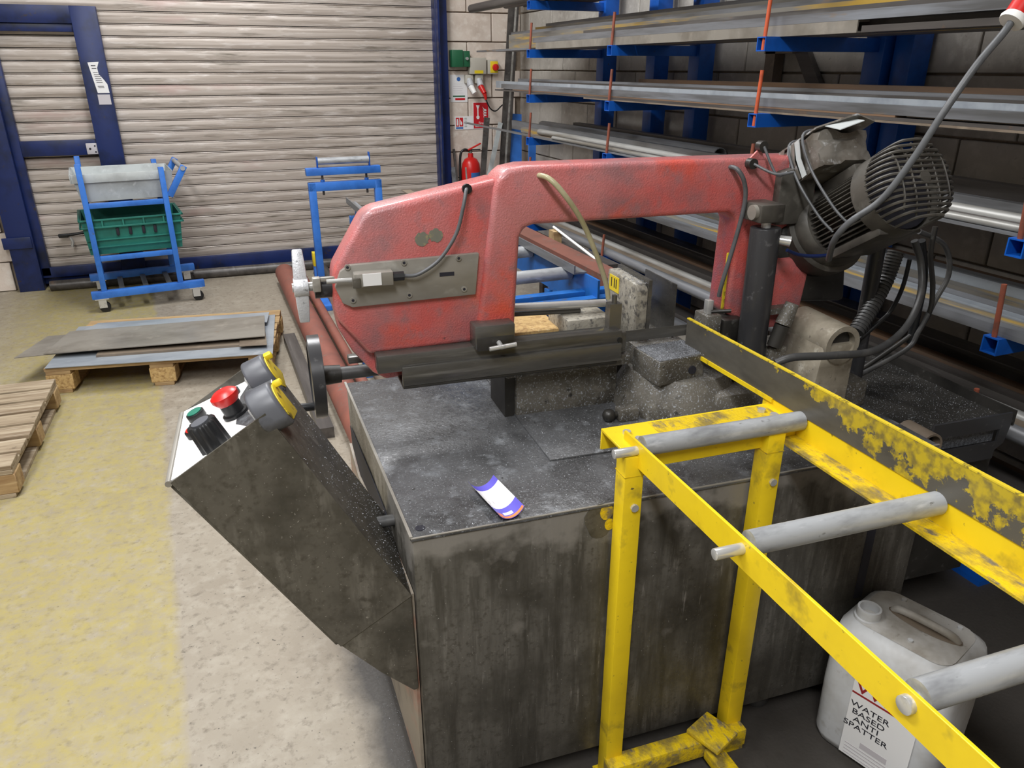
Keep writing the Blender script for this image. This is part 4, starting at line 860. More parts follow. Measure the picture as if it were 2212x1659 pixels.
# label on the face looking at the camera
def LP(s, z, o=0.0): return P(-HA - 0.0035 - o, s + 0.022, z - 0.040)
lab_ = MB().sheet([LP(-0.080, 0.06), LP(0.075, 0.06), LP(0.075, 0.300), LP(-0.080, 0.300)], -e1 * 0.0012).build('paper_label', 'paper', jc)
MB().sheet([LP(-0.079, 0.252, 0.0012), LP(0.073, 0.252, 0.0012), LP(0.073, 0.257, 0.0012), LP(-0.079, 0.257, 0.0012)], -e1 * 0.0006).build('red_rule', 'inkred', lab_)
text('WELD', 0.050, 'inkred', lab_, basis(LP(-0.075, 0.276, 0.0016), e2, (0, 0, 1)), align='LEFT', sx=1.3)
for i, w_ in enumerate(('WATER', 'BASED', 'ANTI', 'SPATTER')):
    text(w_, 0.022, 'ink', lab_, basis(LP(-0.030 if i != 2 else -0.032, 0.222 - 0.0215 * i, 0.0016), e2, (0, 0, 1)), sx=1.25)
MB().sheet([LP(-0.035, 0.105, 0.0012), LP(0.03, 0.105, 0.0012), LP(0.03, 0.122, 0.0012), LP(-0.035, 0.122, 0.0012)], -e1 * 0.0006).build('grey_box', 'palegrey', lab_)
for q in range(4): MB().sheet([LP(-0.07, 0.096 - q * 0.010, 0.0012), LP(0.05, 0.096 - q * 0.010, 0.0012), LP(0.05, 0.099 - q * 0.010, 0.0012), LP(-0.07, 0.099 - q * 0.010, 0.0012)], -e1 * 0.0006).build('text_line', 'palegrey', lab_)

# ================================================================== the band saw (its own frame: x along the bow, y away from the camera)
S = thing('band_saw', 'red horizontal band saw on an oily grey steel base', 'band saw', (1.1, 1.58, 0), -0.0649)
FW, ZT = -0.436, 0.765

# ---- base cabinet
foot = [(-0.806, FW), (0.469, FW), (0.455, 0.39), (-0.841, 0.384)]
cab = MB().prism(foot, 0.075, ZT - 0.006, lambda a, b, h: (a, b, h)).build('base_cabinet', 'cabinet', S, bev=0.003)
MB().prism([(-0.810, FW - 0.003), (0.472, FW - 0.003), (0.458, 0.393), (-0.845, 0.387)], ZT - 0.006, ZT, lambda a, b, h: (a, b, h)).build('tray_top', 'tray', cab, bev=0.0015)
MB().sheet([(-0.812, FW, ZT), (-0.806, FW, ZT), (-0.841, 0.384, ZT), (-0.847, 0.384, ZT)], (0, 0, 0.005)).sheet([(-0.810, FW - 0.003, ZT), (0.472, FW - 0.003, ZT), (0.472, FW + 0.001, ZT), (-0.810, FW + 0.001, ZT)], (0, 0, 0.002)).build('tray_lip', 'plate', cab)
MB().prism([(-0.447, -0.229), (0.44, -0.240), (0.44, 0.36), (-0.452, 0.36)], ZT, ZT + 0.005, lambda a, b, h: (a, b, h)).build('bed_plate', 'tray', cab, bev=0.001)
MB().cyl((-0.785, -0.405, ZT), (-0.785, -0.405, ZT + 0.0012), 0.010, n=18).build('tapped_hole', 'ink', cab)
# flared panel on the left side, leaving a slot
def sidept(w_, z_, o_): return (-0.808 - (w_ - FW) * 0.0427 - o_, w_, z_)
MB().sheet([sidept(w_, z_, 0.0) for w_, z_ in ((0.36, 0.642), (0.04, 0.657), (-0.18, 0.657), (-0.20, 0.63), (-0.07, 0.592), (0.228, 0.548), (0.34, 0.585))], (-0.0015, 0, 0)).build('side_slot', 'ink', cab)
MB().sheet([sidept(w_, z_, 0.0) for w_, z_ in ((0.37, 0.58), (0.228, 0.546), (-0.07, 0.590), (-0.20, 0.628), (-0.425, 0.628), (-0.425, 0.09), (0.37, 0.09))], (-0.007, 0, 0)).build('side_panel', 'sidesteel', cab)
MB().cyl((-0.865, -0.24, 0.688), (-0.80, -0.24, 0.688), 0.013, n=14).build('side_pin', 'rubber', cab)
MB().ext(0.31, 0.335, FW - 0.002, FW, 0.35, 0.66).build('corner_gap', 'ink', cab)
b = MB(); q = (-0.413, -0.436, 0.727)
b.prism([(q[0] + 0.034 * math.cos(t) * (1 + 0.15 * math.sin(3 * t)), q[2] + 0.042 * math.sin(t)) for t in [2 * PI * i / 18 for i in range(18)]], FW - 0.0012, FW, lambda a, b_, h: (a, h, b_)); dn = b.build('dent', 'panelside', cab)
for (dx, dz, ra) in ((0.014, 0.020, 0.015), (0.022, -0.012, 0.011)):
    MB().prism([(q[0] + dx + ra * math.cos(t), q[2] + dz + ra * 1.3 * math.sin(t)) for t in [2 * PI * i / 12 for i in range(12)]], FW - 0.002, FW - 0.0012, lambda a, b_, h: (a, h, b_)).build('paint_mark', 'yellowdirty', dn)
for x, y in ((-0.74, -0.36), (0.12, -0.36), (-0.76, 0.30), (0.38, 0.30)):
    f = MB().cyl((x, y, 0.022), (x, y, 0.078), 0.022, n=16).build('foot', 'motordark', cab)
    MB().cyl((x, y, 0), (x, y, 0.024), 0.036, n=18).build('foot_pad', 'rubber', f, bev=0.004)
# ---- right hand chip tray
ct = MB().prism([(0.475, -0.30), (0.885, -0.30), (0.885, 0.34), (0.475, 0.34)], 0.700, 0.706, lambda a, b, h: (a, b, h)).build('chip_tray', 'motordark', S)
MB().ext(0.885, 0.891, -0.30, 0.34, 0.69, 0.735).ext(0.475, 0.885, 0.334, 0.34, 0.69, 0.735).build('tray_wall', 'motordark', ct)
fl = MB()
fy0, fy1 = -0.306, -0.30
fl.ext(0.60, 0.64, fy0, fy1, 0.60, 0.735); fl.ext(0.64, 0.835, fy0, fy1, 0.60, 0.652); fl.ext(0.64, 0.835, fy0, fy1, 0.690, 0.735)
fl.prism([(0.835, 0.625), (0.862, 0.645), (0.872, 0.70), (0.868, 0.735), (0.835, 0.735)], fy0, fy1, lambda a, b, h: (a, h, b))
fl.build('slotted_flange', 'blackgloss', ct)
MB().ext(0.62, 0.85, -0.28, -0.275, 0.64, 0.70).build('swarf_backing', 'swarfpile', ct)
MB().pipe((0.575, -0.33, 0.690), (0.575, -0.24, 0.690), 0.036, 0.030, n=20).build('clamp_sleeve', 'sheetbrown', ct)
MB().ext(0.46, 0.88, -0.27, 0.33, 0.20, 0.70).build('coolant_tank', 'motordark', S)
MB().ext(0.46, 0.60, -0.27, 0.33, 0.01, 0.20).build('tank_foot', 'motordark', S)

# ---- control box on the left
A = Vector((-1.205, 0.960)); B = Vector((-1.041, 1.065)); Cc = Vector((-0.815, 0.632)); D = Vector((-0.961, 0.544))
ax = Vector((-0.4835, 0.8745)); Bs = B - ax * 0.036
WB = -0.140
uz = lambda a, b, h: (a, h, b)
cb = MB().prism([A, Bs, Cc, D], FW + 0.004, WB - 0.004, uz).build('control_box', 'panelside', S, bev=0.002)
MB().prism([A, B, Cc, D], FW, FW + 0.004, uz).build('box_side', 'panelside', cb)
MB().prism([A, B, Cc, D], WB - 0.004, WB, uz).build('box_side', 'panelside', cb)
lo_ = Vector((-0.875, -0.484)) * 0.010
MB().prism([A + lo_ + ax * -0.01, A + ax * -0.01, D, D + lo_], FW + 0.012, WB - 0.012, uz).build('box_lip', 'panelside', cb, bev=0.002)
dv = (Bs - A).normalized(); nv = Vector((-dv.y, dv.x))
def pp(s, t, h): return Vector((A.x + dv.x * s + nv.x * h, FW + t, A.y + dv.y * s + nv.y * h))
nrm = Vector((nv.x, 0, nv.y))
MB().sheet([pp(0.002, 0.005, 0.0003), pp(0.192, 0.005, 0.0003), pp(0.192, 0.291, 0.0003), pp(0.002, 0.291, 0.0003)], nrm * 0.002).build('panel_face', 'white', cb, label='white control panel face')
MB().sheet([pp(0.118, 0.10, 0.0024), pp(0.165, 0.03, 0.0024), pp(0.19, 0.03, 0.0024), pp(0.19, 0.285, 0.0024), pp(0.15, 0.285, 0.0024), pp(0.125, 0.22, 0.0024)], nrm * 0.0004).build('grime', 'tray', cb)
for s_, z_ in ((A.x - 0.004, A.y - 0.004),):
    MB().cyl((s_, FW + 0.004, z_), (s_, WB - 0.004, z_), 0.006, n=10).build('panel_edge', 'plate', cb)
bt = MB().cyl(pp(0.037, 0.220, 0.002), pp(0.037, 0.220, 0.016), 0.0175, n=24).build('start_button', 'black', cb, bev=0.001)
MB().cyl(pp(0.037, 0.220, 0.016), pp(0.037, 0.220, 0.0185), 0.0145, n=24).build('green_cap', 'green', bt, bev=0.001)
bt = MB().cyl(pp(0.040, 0.142, 0.002), pp(0.040, 0.142, 0.016), 0.0175, n=24).build('stop_button', 'black', cb, bev=0.001)
MB().cyl(pp(0.040, 0.142, 0.016), pp(0.040, 0.142, 0.0185), 0.0145, n=24).build('red_cap', 'redplain', bt, bev=0.001)
bt = MB().lathe([(0.0, 0.002), (0.024, 0.002), (0.024, 0.008), (0.019, 0.009), (0.019, 0.032), (0.0, 0.032)], pp(0.118, 0.146, 0), nrm).build('emergency_stop', 'black', cb)
MB().lathe([(0.0, 0.030), (0.020, 0.030), (0.026, 0.040), (0.026, 0.048), (0.018, 0.054), (0.0, 0.055)], pp(0.118, 0.146, 0), nrm).build('red_mushroom', 'redplain', bt)
bt = MB().cyl(pp(0.107, 0.250, 0.002), pp(0.107, 0.250, 0.012), 0.018, n=20).build('key_switch', 'black', cb, bev=0.001)
MB().box(pp(0.107, 0.250, 0.016), (0.03, 0.008, 0.008)).build('key', 'chrome', bt)
kb = MB().lathe([(0.0, 0.002), (0.027, 0.002), (0.025, 0.050), (0.022, 0.054), (0.0, 0.054)], pp(0.082, 0.052, 0), nrm, n=72, ripple=lambda t: 1 + 0.06 * math.cos(12 * t)).build('speed_knob', 'black', cb)
MB().lathe([(0.0, 0.054), (0.016, 0.054), (0.016, 0.056), (0.0, 0.056)], pp(0.082, 0.052, 0), nrm).build('knob_disc', 'tapegrey', kb)
MB().prism([D, Cc, (-0.812, 0.388), (-0.822, 0.385), (-0.886, 0.452)], FW + 0.002, -0.22, uz).build('box_bracket', 'panelside', S, bev=0.003)

# ---- vise bed and castings on the tray
bd = MB().ext(-0.448, -0.165, 0.020, 0.30, ZT, 0.895).build('bed_casting', 'cast', S, bev=0.006)
MB().ext(-0.49, -0.155, -0.03, 0.31, 0.895, 0.925).build('bed_ledge', 'cast', bd, bev=0.006)
MB().ext(-0.475, -0.449, 0.03, 0.16, ZT, 0.895).build('bed_key', 'motordark', bd)
sw = MB().lathe([(0.0, 0.0), (0.175, 0.0), (0.172, 0.03), (0.150, 0.075), (0.135, 0.105), (0.0, 0.105)], (0.0, 0.0, ZT), (0, 0, 1), n=40).build('swivel_base', 'cast', S)
MB().ext(0.02, 0.30, -0.17, 0.14, ZT, 0.84).build('swivel_arm', 'cast', sw, bev=0.02)
MB().ext(0.10, 0.145, -0.105, -0.07, 0.84, 0.865).build('swivel_lug', 'motordark', sw, bev=0.004)
vb = MB().prism([(-0.135, 0.0), (0.02, 0.012), (0.02, -0.098), (-0.122, -0.122)], 0.865, 0.93, lambda a, b, h: (a, b, h)).build('front_jaw', 'cast', S, bev=0.005)
MB().prism([(-0.130, -0.003), (0.016, 0.008), (0.016, -0.094), (-0.119, -0.117)], 0.9285, 0.9315, lambda a, b, h: (a, b, h)).build('swarf_cap', 'swarfpile', vb, bev=0.001)
MB().cyl((-0.02, -0.109, 0.893), (-0.02, -0.1045, 0.893), 0.011, n=14).build('jaw_hole', 'ink', vb)
MB().sphere((-0.235, -0.085, ZT + 0.022), 0.017).cyl((-0.235, -0.085, ZT + 0.022), (-0.20, -0.085, ZT + 0.022), 0.008).build('lock_knob', 'motordark', S)
MB().box((-0.185, -0.085, ZT + 0.022), (0.055, 0.035, 0.034)).build('lock_block', 'cast', S, bev=0.005)
MB().ext(-0.12, 0.03, 0.012, 0.32, ZT, 0.925).build('bed_casting', 'cast', S, bev=0.006)
# rear jaw, plates, slide
rj = MB().prism([(0.055, 0.925), (0.055, 1.062), (0.070, 1.078), (0.235, 1.080), (0.240, 1.07), (0.240, 0.925)], -0.104, -0.072, lambda a, b, h: (h, a, b)).build('rear_jaw', 'jaw', S, bev=0.004)
MB().ext(-0.1055, -0.104, 0.165, 0.225, 1.025, 1.068).build('yellow_label', 'signyellow', rj)
for q in (0.178, 0.190, 0.208): MB().ext(-0.1063, -0.1055, q, q + 0.004, 1.036, 1.062).build('label_mark', 'ink', rj)
MB().ext(-0.072, -0.062, 0.055, 0.245, 0.925, 1.088).build('jaw_back', 'darksteel', rj)
MB().ext(0.005, 0.009, 0.05, 0.225, 0.925, 1.072).build('rear_plate', 'darksteel', S)
MB().ext(-0.28, -0.15, 0.10, 0.25, 0.925, 0.985).build('vise_slide', 'jaw', S, bev=0.008)
MB().ext(-0.50, -0.27, 0.16, 0.30, 0.925, 0.945).build('bed_wood', 'chip', S, bev=0.004)
MB().ext(-0.52, -0.165, 0.04, 0.12, 0.925, 0.945).build('bed_strip', 'darksteel', S)
MB().cyl((-0.46, 0.15, 1.022), (-0.15, 0.15, 1.008), 0.0105, n=14).build('stop_rod', 'chrome', S)
MB().cyl((-0.46, 0.16, 1.000), (-0.22, 0.16, 0.990), 0.007, n=12).build('stop_rod', 'darksteel', S)

# ---- bow
U0 = 0.0
bow = MB().prism([(-0.562, 0.985), (-0.511, 1.352), (-0.501, 1.374), (-0.478, 1.391), (-0.440, 1.398), (0.300, 1.395), (0.330, 1.38), (0.36, 1.30), (0.36, 1.02), (0.30, 0.955), (0.20, 0.955), (0.126, 1.00), (0.131, 1.235), (0.122, 1.255), (0.10, 1.264), (-0.415, 1.264), (-0.438, 1.257), (-0.448, 1.238), (-0.462, 0.985)], -0.010, 0.085, uz).build('saw_bow', 'red', S, bev=0.014, seg=4, smooth=50)
MB().prism([(-0.806, 1.302), (-0.788, 1.317), (-0.495, 1.373), (-0.495, 0.990), (-0.812, 0.985), (-0.876, 1.075), (-0.883, 1.110), (-0.877, 1.190)], 0.0, 0.088, uz).build('wheel_housing', 'red', bow, bev=0.014, seg=4, smooth=50)
MB().prism([(-0.884, 1.115), (-0.875, 1.047), (-0.846, 0.986), (-0.802, 0.928), (-0.772, 0.908), (-0.56, 0.925), (-0.56, 1.1)], 0.030, 0.087, uz).build('lower_housing', 'red', bow, bev=0.008, seg=3, smooth=50)
MB().prism([(0.143, 1.39), (0.172, 1.418), (0.188, 1.39)], -0.008, -0.002, uz).build('bow_lug', 'red', bow)
random.seed(8)
for (cx, cz, ra, nm_) in ((-0.676, 1.247, 0.0165, 0), (-0.645, 1.253, 0.0165, 1)):
    MB().prism([(cx + ra * (1 - 0.22 * (random.random() > 0.7)) * math.cos(t), cz + ra * (1 - 0.2 * (random.random() > 0.75)) * math.sin(t)) for t in [2 * PI * i / 22 for i in range(22)]], -0.0012, 0.001, uz).build('bare_patch', 'patch', bow)
# tension slide plate with limit switch
pl = MB().prism([(-0.862, 1.190), (-0.842, 1.203), (-0.548, 1.209), (-0.558, 1.112), (-0.842, 1.107), (-0.862, 1.118), (-0.876, 1.155)], -0.012, 0.002, uz).build('slide_plate', 'plate', bow, bev=0.002)
for q in ((-0.846, -0.012, 1.199), (-0.722, -0.012, 1.200), (-0.597, -0.012, 1.201), (-0.840, -0.012, 1.124), (-0.714, -0.012, 1.125), (-0.586, -0.012, 1.128)):
    sc_ = MB().cyl(q, (q[0], q[1] - 0.003, q[2]), 0.0065, n=16).build('screw', 'plate', pl)
    MB().cyl((q[0], q[1] - 0.003, q[2]), (q[0], q[1] - 0.0036, q[2]), 0.0033, n=8).build('socket', 'ink', sc_)
q = (-0.625, -0.012, 1.166)
MB().box((q[0], q[1] - 0.0004, q[2]), (0.034, 0.001, 0.009)).build('slot', 'ink', pl, bev=0.0)
q = (-0.794, -0.025, 1.174)
ls = MB().box((q[0], -0.027, q[2]), (0.085, 0.03, 0.030)).build('limit_switch', 'plate', bow, bev=0.002)
MB().box((q[0] - 0.004, -0.0425, q[2] + 0.001), (0.040, 0.002, 0.027)).build('cover_sticker', 'paper', ls)
MB().box((q[0] - 0.038, -0.044, q[2] - 0.004), (0.018, 0.006, 0.022)).build('switch_head', 'panelside', ls, bev=0.002)
MB().cyl((q[0] + 0.042, -0.027, q[2]), (q[0] + 0.068, -0.027, q[2]), 0.0105, n=8).build('cable_gland', 'black', ls)
MB().cyl((q[0] - 0.10, -0.027, q[2]), (q[0] - 0.046, -0.027, q[2]), 0.005, n=10).build('plunger', 'chrome', ls)
g0 = (q[0] + 0.068, -0.027, q[2])
MB().tube([g0, (-0.693, -0.030, 1.176), (-0.644, -0.030, 1.206), (-0.605, -0.030, 1.260), (-0.588, -0.030, 1.315), (-0.578, -0.020, 1.348), (-0.571, 0.000, 1.352)], 0.0042, n=10).build('switch_cable', 'hosegrey', bow)
p = (-0.571, 0.000, 1.352)
MB().lathe([(0.0, 0), (0.011, 0), (0.011, 0.008), (0.0, 0.008)], (p[0], 0.002, p[2]), (0, -1, 0), n=16).build('grommet', 'black', bow)
# tension shaft and star handle
MB().cyl((-0.875, 0.035, 1.146), (-0.918, 0.035, 1.146), 0.024, n=20).build('tension_nut', 'blackgloss', bow)
MB().ext(-0.922, -0.905, 0.0, 0.02, 1.145, 1.176).ext(-0.905, -0.872, 0.004, 0.012, 1.166, 1.176).build('tension_bracket', 'plate', bow, bev=0.002)
MB().cyl((-0.965, 0.035, 1.150), (-0.905, 0.035, 1.150), 0.010, n=14).build('tension_shaft', 'chrome', bow)
hub = MB().cyl((-0.962, 0.035, 1.150), (-0.930, 0.035, 1.150), 0.022, n=20).build('star_handle', 'castalu', bow, bev=0.003)
for dz, dy in ((0.080, 0.022), (-0.080, 0.004), (-0.028, 0.070)):
    d = Vector((0, dy, dz)); Ld = d.length; d.normalize()
    r3 = Vector((1, 0, 0)); s3 = d.cross(r3)
    b = MB()
    o0 = Vector((-0.946, 0.035, 1.150))
    rg = lambda k, hw, ht: [o0 + d * k + r3 * hw + s3 * ht, o0 + d * k - r3 * hw + s3 * ht, o0 + d * k - r3 * hw - s3 * ht, o0 + d * k + r3 * hw - s3 * ht]
    b.ring_loft([rg(0.0, 0.015, 0.0145), rg(Ld * 0.55, 0.0135, 0.013), rg(Ld, 0.011, 0.012)]); b.build('arm', 'castalu', hub, bev=0.003)
# blade cover bar, guard, clamp
gbz = MB().ext(-0.800, -0.185, -0.034, 0.012, 0.949, 0.992).build('guide_bar', 'darksteel', bow, bev=0.003)
MB().ext(-0.745, -0.19, -0.046, -0.034, 0.916, 0.962).build('blade_guard', 'darksteel', bow, bev=0.002)
MB().ext(-0.745, -0.20, -0.044, 0.03, 0.908, 0.916).build('guard_foot', 'motordark', bow, bev=0.002)
cl = MB().ext(-0.572, -0.474, -0.052, 0.0, 0.988, 1.046).build('guide_clamp', 'darksteel', bow, bev=0.004)
MB().ext(-0.568, -0.478, -0.054, -0.05, 0.985, 1.018).build('clamp_recess', 'motordark', cl, bev=0.003)
MB().cyl((-0.515, -0.05, 1.003), (-0.515, -0.078, 0.999), 0.006, n=12).build('clamp_screw', 'chrome', cl)
MB().cyl((-0.545, -0.078, 0.998), (-0.480, -0.078, 1.003), 0.0055, n=12).build('clamp_lever', 'chrome', cl)
gl = MB().ext(-0.215, -0.170, -0.03, 0.04, 0.93, 0.985).build('blade_guide', 'darksteel', bow, bev=0.004)
MB().ext(-0.212, -0.180, -0.012, 0.015, 0.985, 1.055).cyl((-0.196, 0.0, 1.055), (-0.196, 0.0, 1.075), 0.007, n=10).build('coolant_tap', 'darksteel', gl, bev=0.0)
for zz in (0.945, 0.968): MB().cyl((-0.192, -0.03, zz), (-0.192, -0.038, zz), 0.007, n=8).build('guide_bolt', 'black', gl)
gr = MB().ext(0.055, 0.100, -0.035, 0.03, 0.905, 1.005).build('blade_guide', 'cast', bow, bev=0.005)
MB().ext(0.063, 0.080, -0.02, 0.0, 1.005, 1.042).build('coolant_tap', 'chrome', gr, bev=0.002)
MB().cyl((0.075, -0.02, 1.012), (0.118, -0.045, 1.018), 0.005, n=10).build('tap_lever', 'motordark', gr)
MB().ext(0.105, 0.165, -0.04, 0.02, 0.905, 0.99).build('guide_bracket', 'motordark', gr, bev=0.004)
MB().ext(-0.20, 0.20, 0.022, 0.0235, 0.938, 0.968).build('saw_blade', 'darksteel', bow)
# coolant hoses
MB().tube([(-0.406, 0.000, 1.375), (-0.395, -0.045, 1.373), (-0.367, -0.060, 1.344), (-0.315, -0.050, 1.278), (-0.264, -0.030, 1.189), (-0.227, -0.010, 1.113), (-0.213, 0.000, 1.068)], 0.0062, n=12).build('coolant_hose', 'hose', bow)
MB().tube([(0.090, -0.000, 1.375), (0.094, -0.035, 1.373), (0.112, -0.045, 1.342), (0.123, -0.040, 1.291), (0.115, -0.030, 1.197), (0.098, -0.020, 1.089), (0.099, -0.010, 1.049)], 0.0055, n=12).build('coolant_hose', 'hosegrey', bow)
MB().ext(0.116, 0.124, -0.002, 0.002, 1.005, 1.16).build('yellow_hose', 'tapeyellow', bow, bev=0.001)

# ---- hand wheel for the vise
hw = MB()
prof_ = [(0.080, -0.016), (0.1025, -0.014), (0.1025, 0.014), (0.080, 0.016), (0.086, 0.0)]
rings = []
n = 48
for i in range(n + 1):
    t = 2 * PI * i / n
    rings.append([(-0.930 + h, 0.12 + r * math.cos(t), 0.901 + r * math.sin(t)) for r, h in prof_])
hw.ring_loft(rings, False, False)
hwo = hw.build('hand_wheel', 'blackgloss', S)
MB().lathe([(0.0, -0.005), (0.082, -0.005), (0.082, 0.005), (0.0, 0.005)], (-0.930, 0.12, 0.901), (1, 0, 0), n=32).build('wheel_web', 'blackgloss', hwo)
MB().cyl((-0.930, 0.12, 0.901), (-0.872, 0.12, 0.901), 0.026, 0.022).build('wheel_hub', 'motordark', hwo)
MB().cyl((-1.005, 0.105, 0.830), (-0.94, 0.105, 0.828), 0.0115, 0.010).build('wheel_grip', 'black', hwo, bev=0.002)
MB().cyl((-0.90, 0.12, 0.901), (-0.45, 0.12, 0.905), 0.0165).build('vise_screw', 'rubber', S)
MB().ext(-0.85, -0.79, 0.135, 0.165, 0.917, 0.935).build('screw_block', 'darksteel', S, bev=0.003)

# ---- hydraulic cylinder
hc = MB().cyl((0.168, -0.08, 0.80), (0.164, -0.08, 1.238), 0.037, n=28).build('hydraulic_cylinder', 'blackgloss', S, bev=0.003)
MB().cyl((0.164, -0.08, 1.238), (0.164, -0.08, 1.275), 0.012).build('piston_rod', 'chrome', hc)
MB().ext(0.128, 0.196, -0.105, -0.02, 1.252, 1.296).build('rod_eye', 'motor', hc, bev=0.005)
MB().cyl((0.118, -0.08, 1.276), (0.132, -0.08, 1.276), 0.018, n=14).build('eye_bolt', 'plate', hc)
MB().cyl((0.172, -0.085, 1.212), (0.215, -0.115, 1.206), 0.010, 0.013, n=14).build('flow_valve', 'chrome', hc)
MB().tube([(0.204, -0.120, 1.187), (0.247, -0.120, 1.171), (0.310, -0.120, 1.165), (0.405, -0.100, 1.163)], 0.0045, n=8).build('blue_pipe', 'navy', hc)

# ---- pivot casting
p = (0.329, -0.220, 0.961)
pv = MB().pipe((p[0], -0.225, p[2]), (p[0], -0.06, p[2] + 0.004), 0.050, 0.036, n=30).build('pivot_boss', 'castpale', S)
MB().cyl((p[0], -0.205, p[2]), (p[0], -0.07, p[2]), 0.0365, n=24).build('pivot_pin', 'motordark', pv)
MB().prism([(p[0] - 0.049, p[2]), (p[0] + 0.049, p[2]), (p[0] + 0.045, ZT - 0.03), (p[0] - 0.075, ZT - 0.03)], -0.218, -0.065, uz).build('pivot_block', 'castpale', pv, bev=0.006)
MB().ext(0.20, 0.46, -0.20, 0.20, ZT, 0.84).build('pivot_base', 'cast', S, bev=0.01)
MB().prism([(0.19, 0.95), (0.34, 0.95), (0.36, 1.14), (0.20, 1.14)], -0.03, 0.05, uz).build('pivot_arm', 'red', S, bev=0.01)
MB().prism([(0.195, 1.00), (0.30, 1.00), (0.30, 1.016), (0.195, 1.016)], -0.06, -0.028, uz).build('stop_bracket', 'cast', S)
MB().cyl((0.225, -0.120, 0.994), (0.244, -0.120, 1.048), 0.021, 0.017, n=16).build('valve_body', 'cast', S)
MB().cyl((0.207, -0.120, 0.936), (0.223, -0.120, 0.992), 0.019, n=16).build('valve_lower', 'motordark', S)
MB().ext(0.20, 0.25, -0.12, -0.09, ZT, 0.93).build('cylinder_foot', 'cast', S, bev=0.006)

# ---- gearbox and motor
P0 = Vector((0.392, -0.015, 1.200)); a_ = Vector((0, -0.855, 0.519)).normalized(); e_u = Vector((1, 0, 0)); e_n = Vector((0, 0.519, 0.855)).normalized()
gx = MB().lathe([(0.0, -0.03), (0.112, -0.03), (0.116, 0.0), (0.116, 0.018), (0.104, 0.022), (0.104, 0.045), (0.092, 0.06), (0.0, 0.06)], P0, a_, n=40).build('gearbox', 'motor', S)
MB().lathe([(0.0, -0.17), (0.085, -0.17), (0.10, -0.08), (0.112, -0.03), (0.0, -0.03)], P0, a_, n=32).build('gear_housing', 'motordark', gx)
MB().prism([(0.24, 1.02), (0.50, 1.00), (0.47, 1.20), (0.36, 1.24), (0.26, 1.22)], -0.02, 0.10, uz).build('drive_housing', 'motordark', gx, bev=0.015)
MB().prism([(0.225, 1.23), (0.33, 1.23), (0.33, 1.385), (0.225, 1.36)], -0.035, 0.0, uz).build('drive_flange', 'motor', gx, bev=0.004)
mb = MB().cyl(P0 + a_ * 0.06, P0 + a_ * 0.235, 0.070, n=40).build('motor', 'motordark', S)
fins = MB()
for i in range(44):
    t = 2 * PI * i / 44
    dirv = e_u * math.cos(t) + e_n * math.sin(t); tan = -e_u * math.sin(t) + e_n * math.cos(t)
    c = P0 + a_ * 0.148 + dirv * 0.077
    Rm = Matrix((a_, tan, dirv)).transposed()
    fins.box(c, (0.168, 0.0026, 0.020), Rm)
f_ = fins.build('cooling_fins', 'motor', mb)
# motor foot rail along its underside
c = P0 + a_ * 0.16 - e_n * 0.035 - e_u * 0.085
MB().box(P0 + a_ * 0.16 - e_n * 0.085, (0.12, 0.17, 0.02), Matrix((e_u, a_, e_n)).transposed()).build('mounting_foot', 'motor', mb, bev=0.004)
MB().box(P0 + a_ * 0.14 + e_n * 0.085, (0.085, 0.12, 0.03), Matrix((e_u, a_, e_n)).transposed()).build('terminal_seat', 'motor', mb, bev=0.004)
# fan cowl with slotted end
fc = MB().lathe([(0.084, 0.222), (0.099, 0.226), (0.100, 0.275), (0.097, 0.275), (0.094, 0.23)], P0, a_, n=44)
fco = fc.build('fan_cowl', 'motor', mb)
MB().cyl(P0 + a_ * 0.232, P0 + a_ * 0.262, 0.090, n=36).build('fan_disc', 'ink', fco)
rb = MB()
RO = 0.097; HE = 0.338
for i in range(15):
    o2 = -0.088 + 0.0126 * i
    half = math.sqrt(max(RO * RO - o2 * o2, 0.0004))
    rz_ = 0.020
    pts = [(-half, 0.272), (-half * 0.99, 0.272 + (HE - 0.272) * 0.55), (-half * 0.86, HE - 0.006), (-half * 0.6, HE), (0, HE + 0.004), (half * 0.6, HE), (half * 0.86, HE - 0.006), (half * 0.99, 0.272 + (HE - 0.272) * 0.55), (half, 0.272)]
    rb.tube([P0 + e_u * x + e_n * o2 + a_ * h for x, h in pts], 0.0036, n=6, sub=2)
for x in (-0.062, -0.032, 0.0, 0.032, 0.062):
    half = math.sqrt(RO * RO - x * x) * 0.9
    rb.tube([P0 + e_u * x + e_n * (-half) + a_ * (HE - 0.012), P0 + e_u * x + e_n * (-half * 0.6) + a_ * HE, P0 + e_u * x + a_ * (HE + 0.003), P0 + e_u * x + e_n * (half * 0.6) + a_ * HE, P0 + e_u * x + e_n * half + a_ * (HE - 0.012)], 0.0026, n=6, sub=2)
rb.build('fan_grille', 'motor', fco)
MB().cyl(P0 + a_ * (HE + 0.003), P0 + a_ * (HE + 0.007), 0.014, n=18).build('end_boss', 'motor', fco)
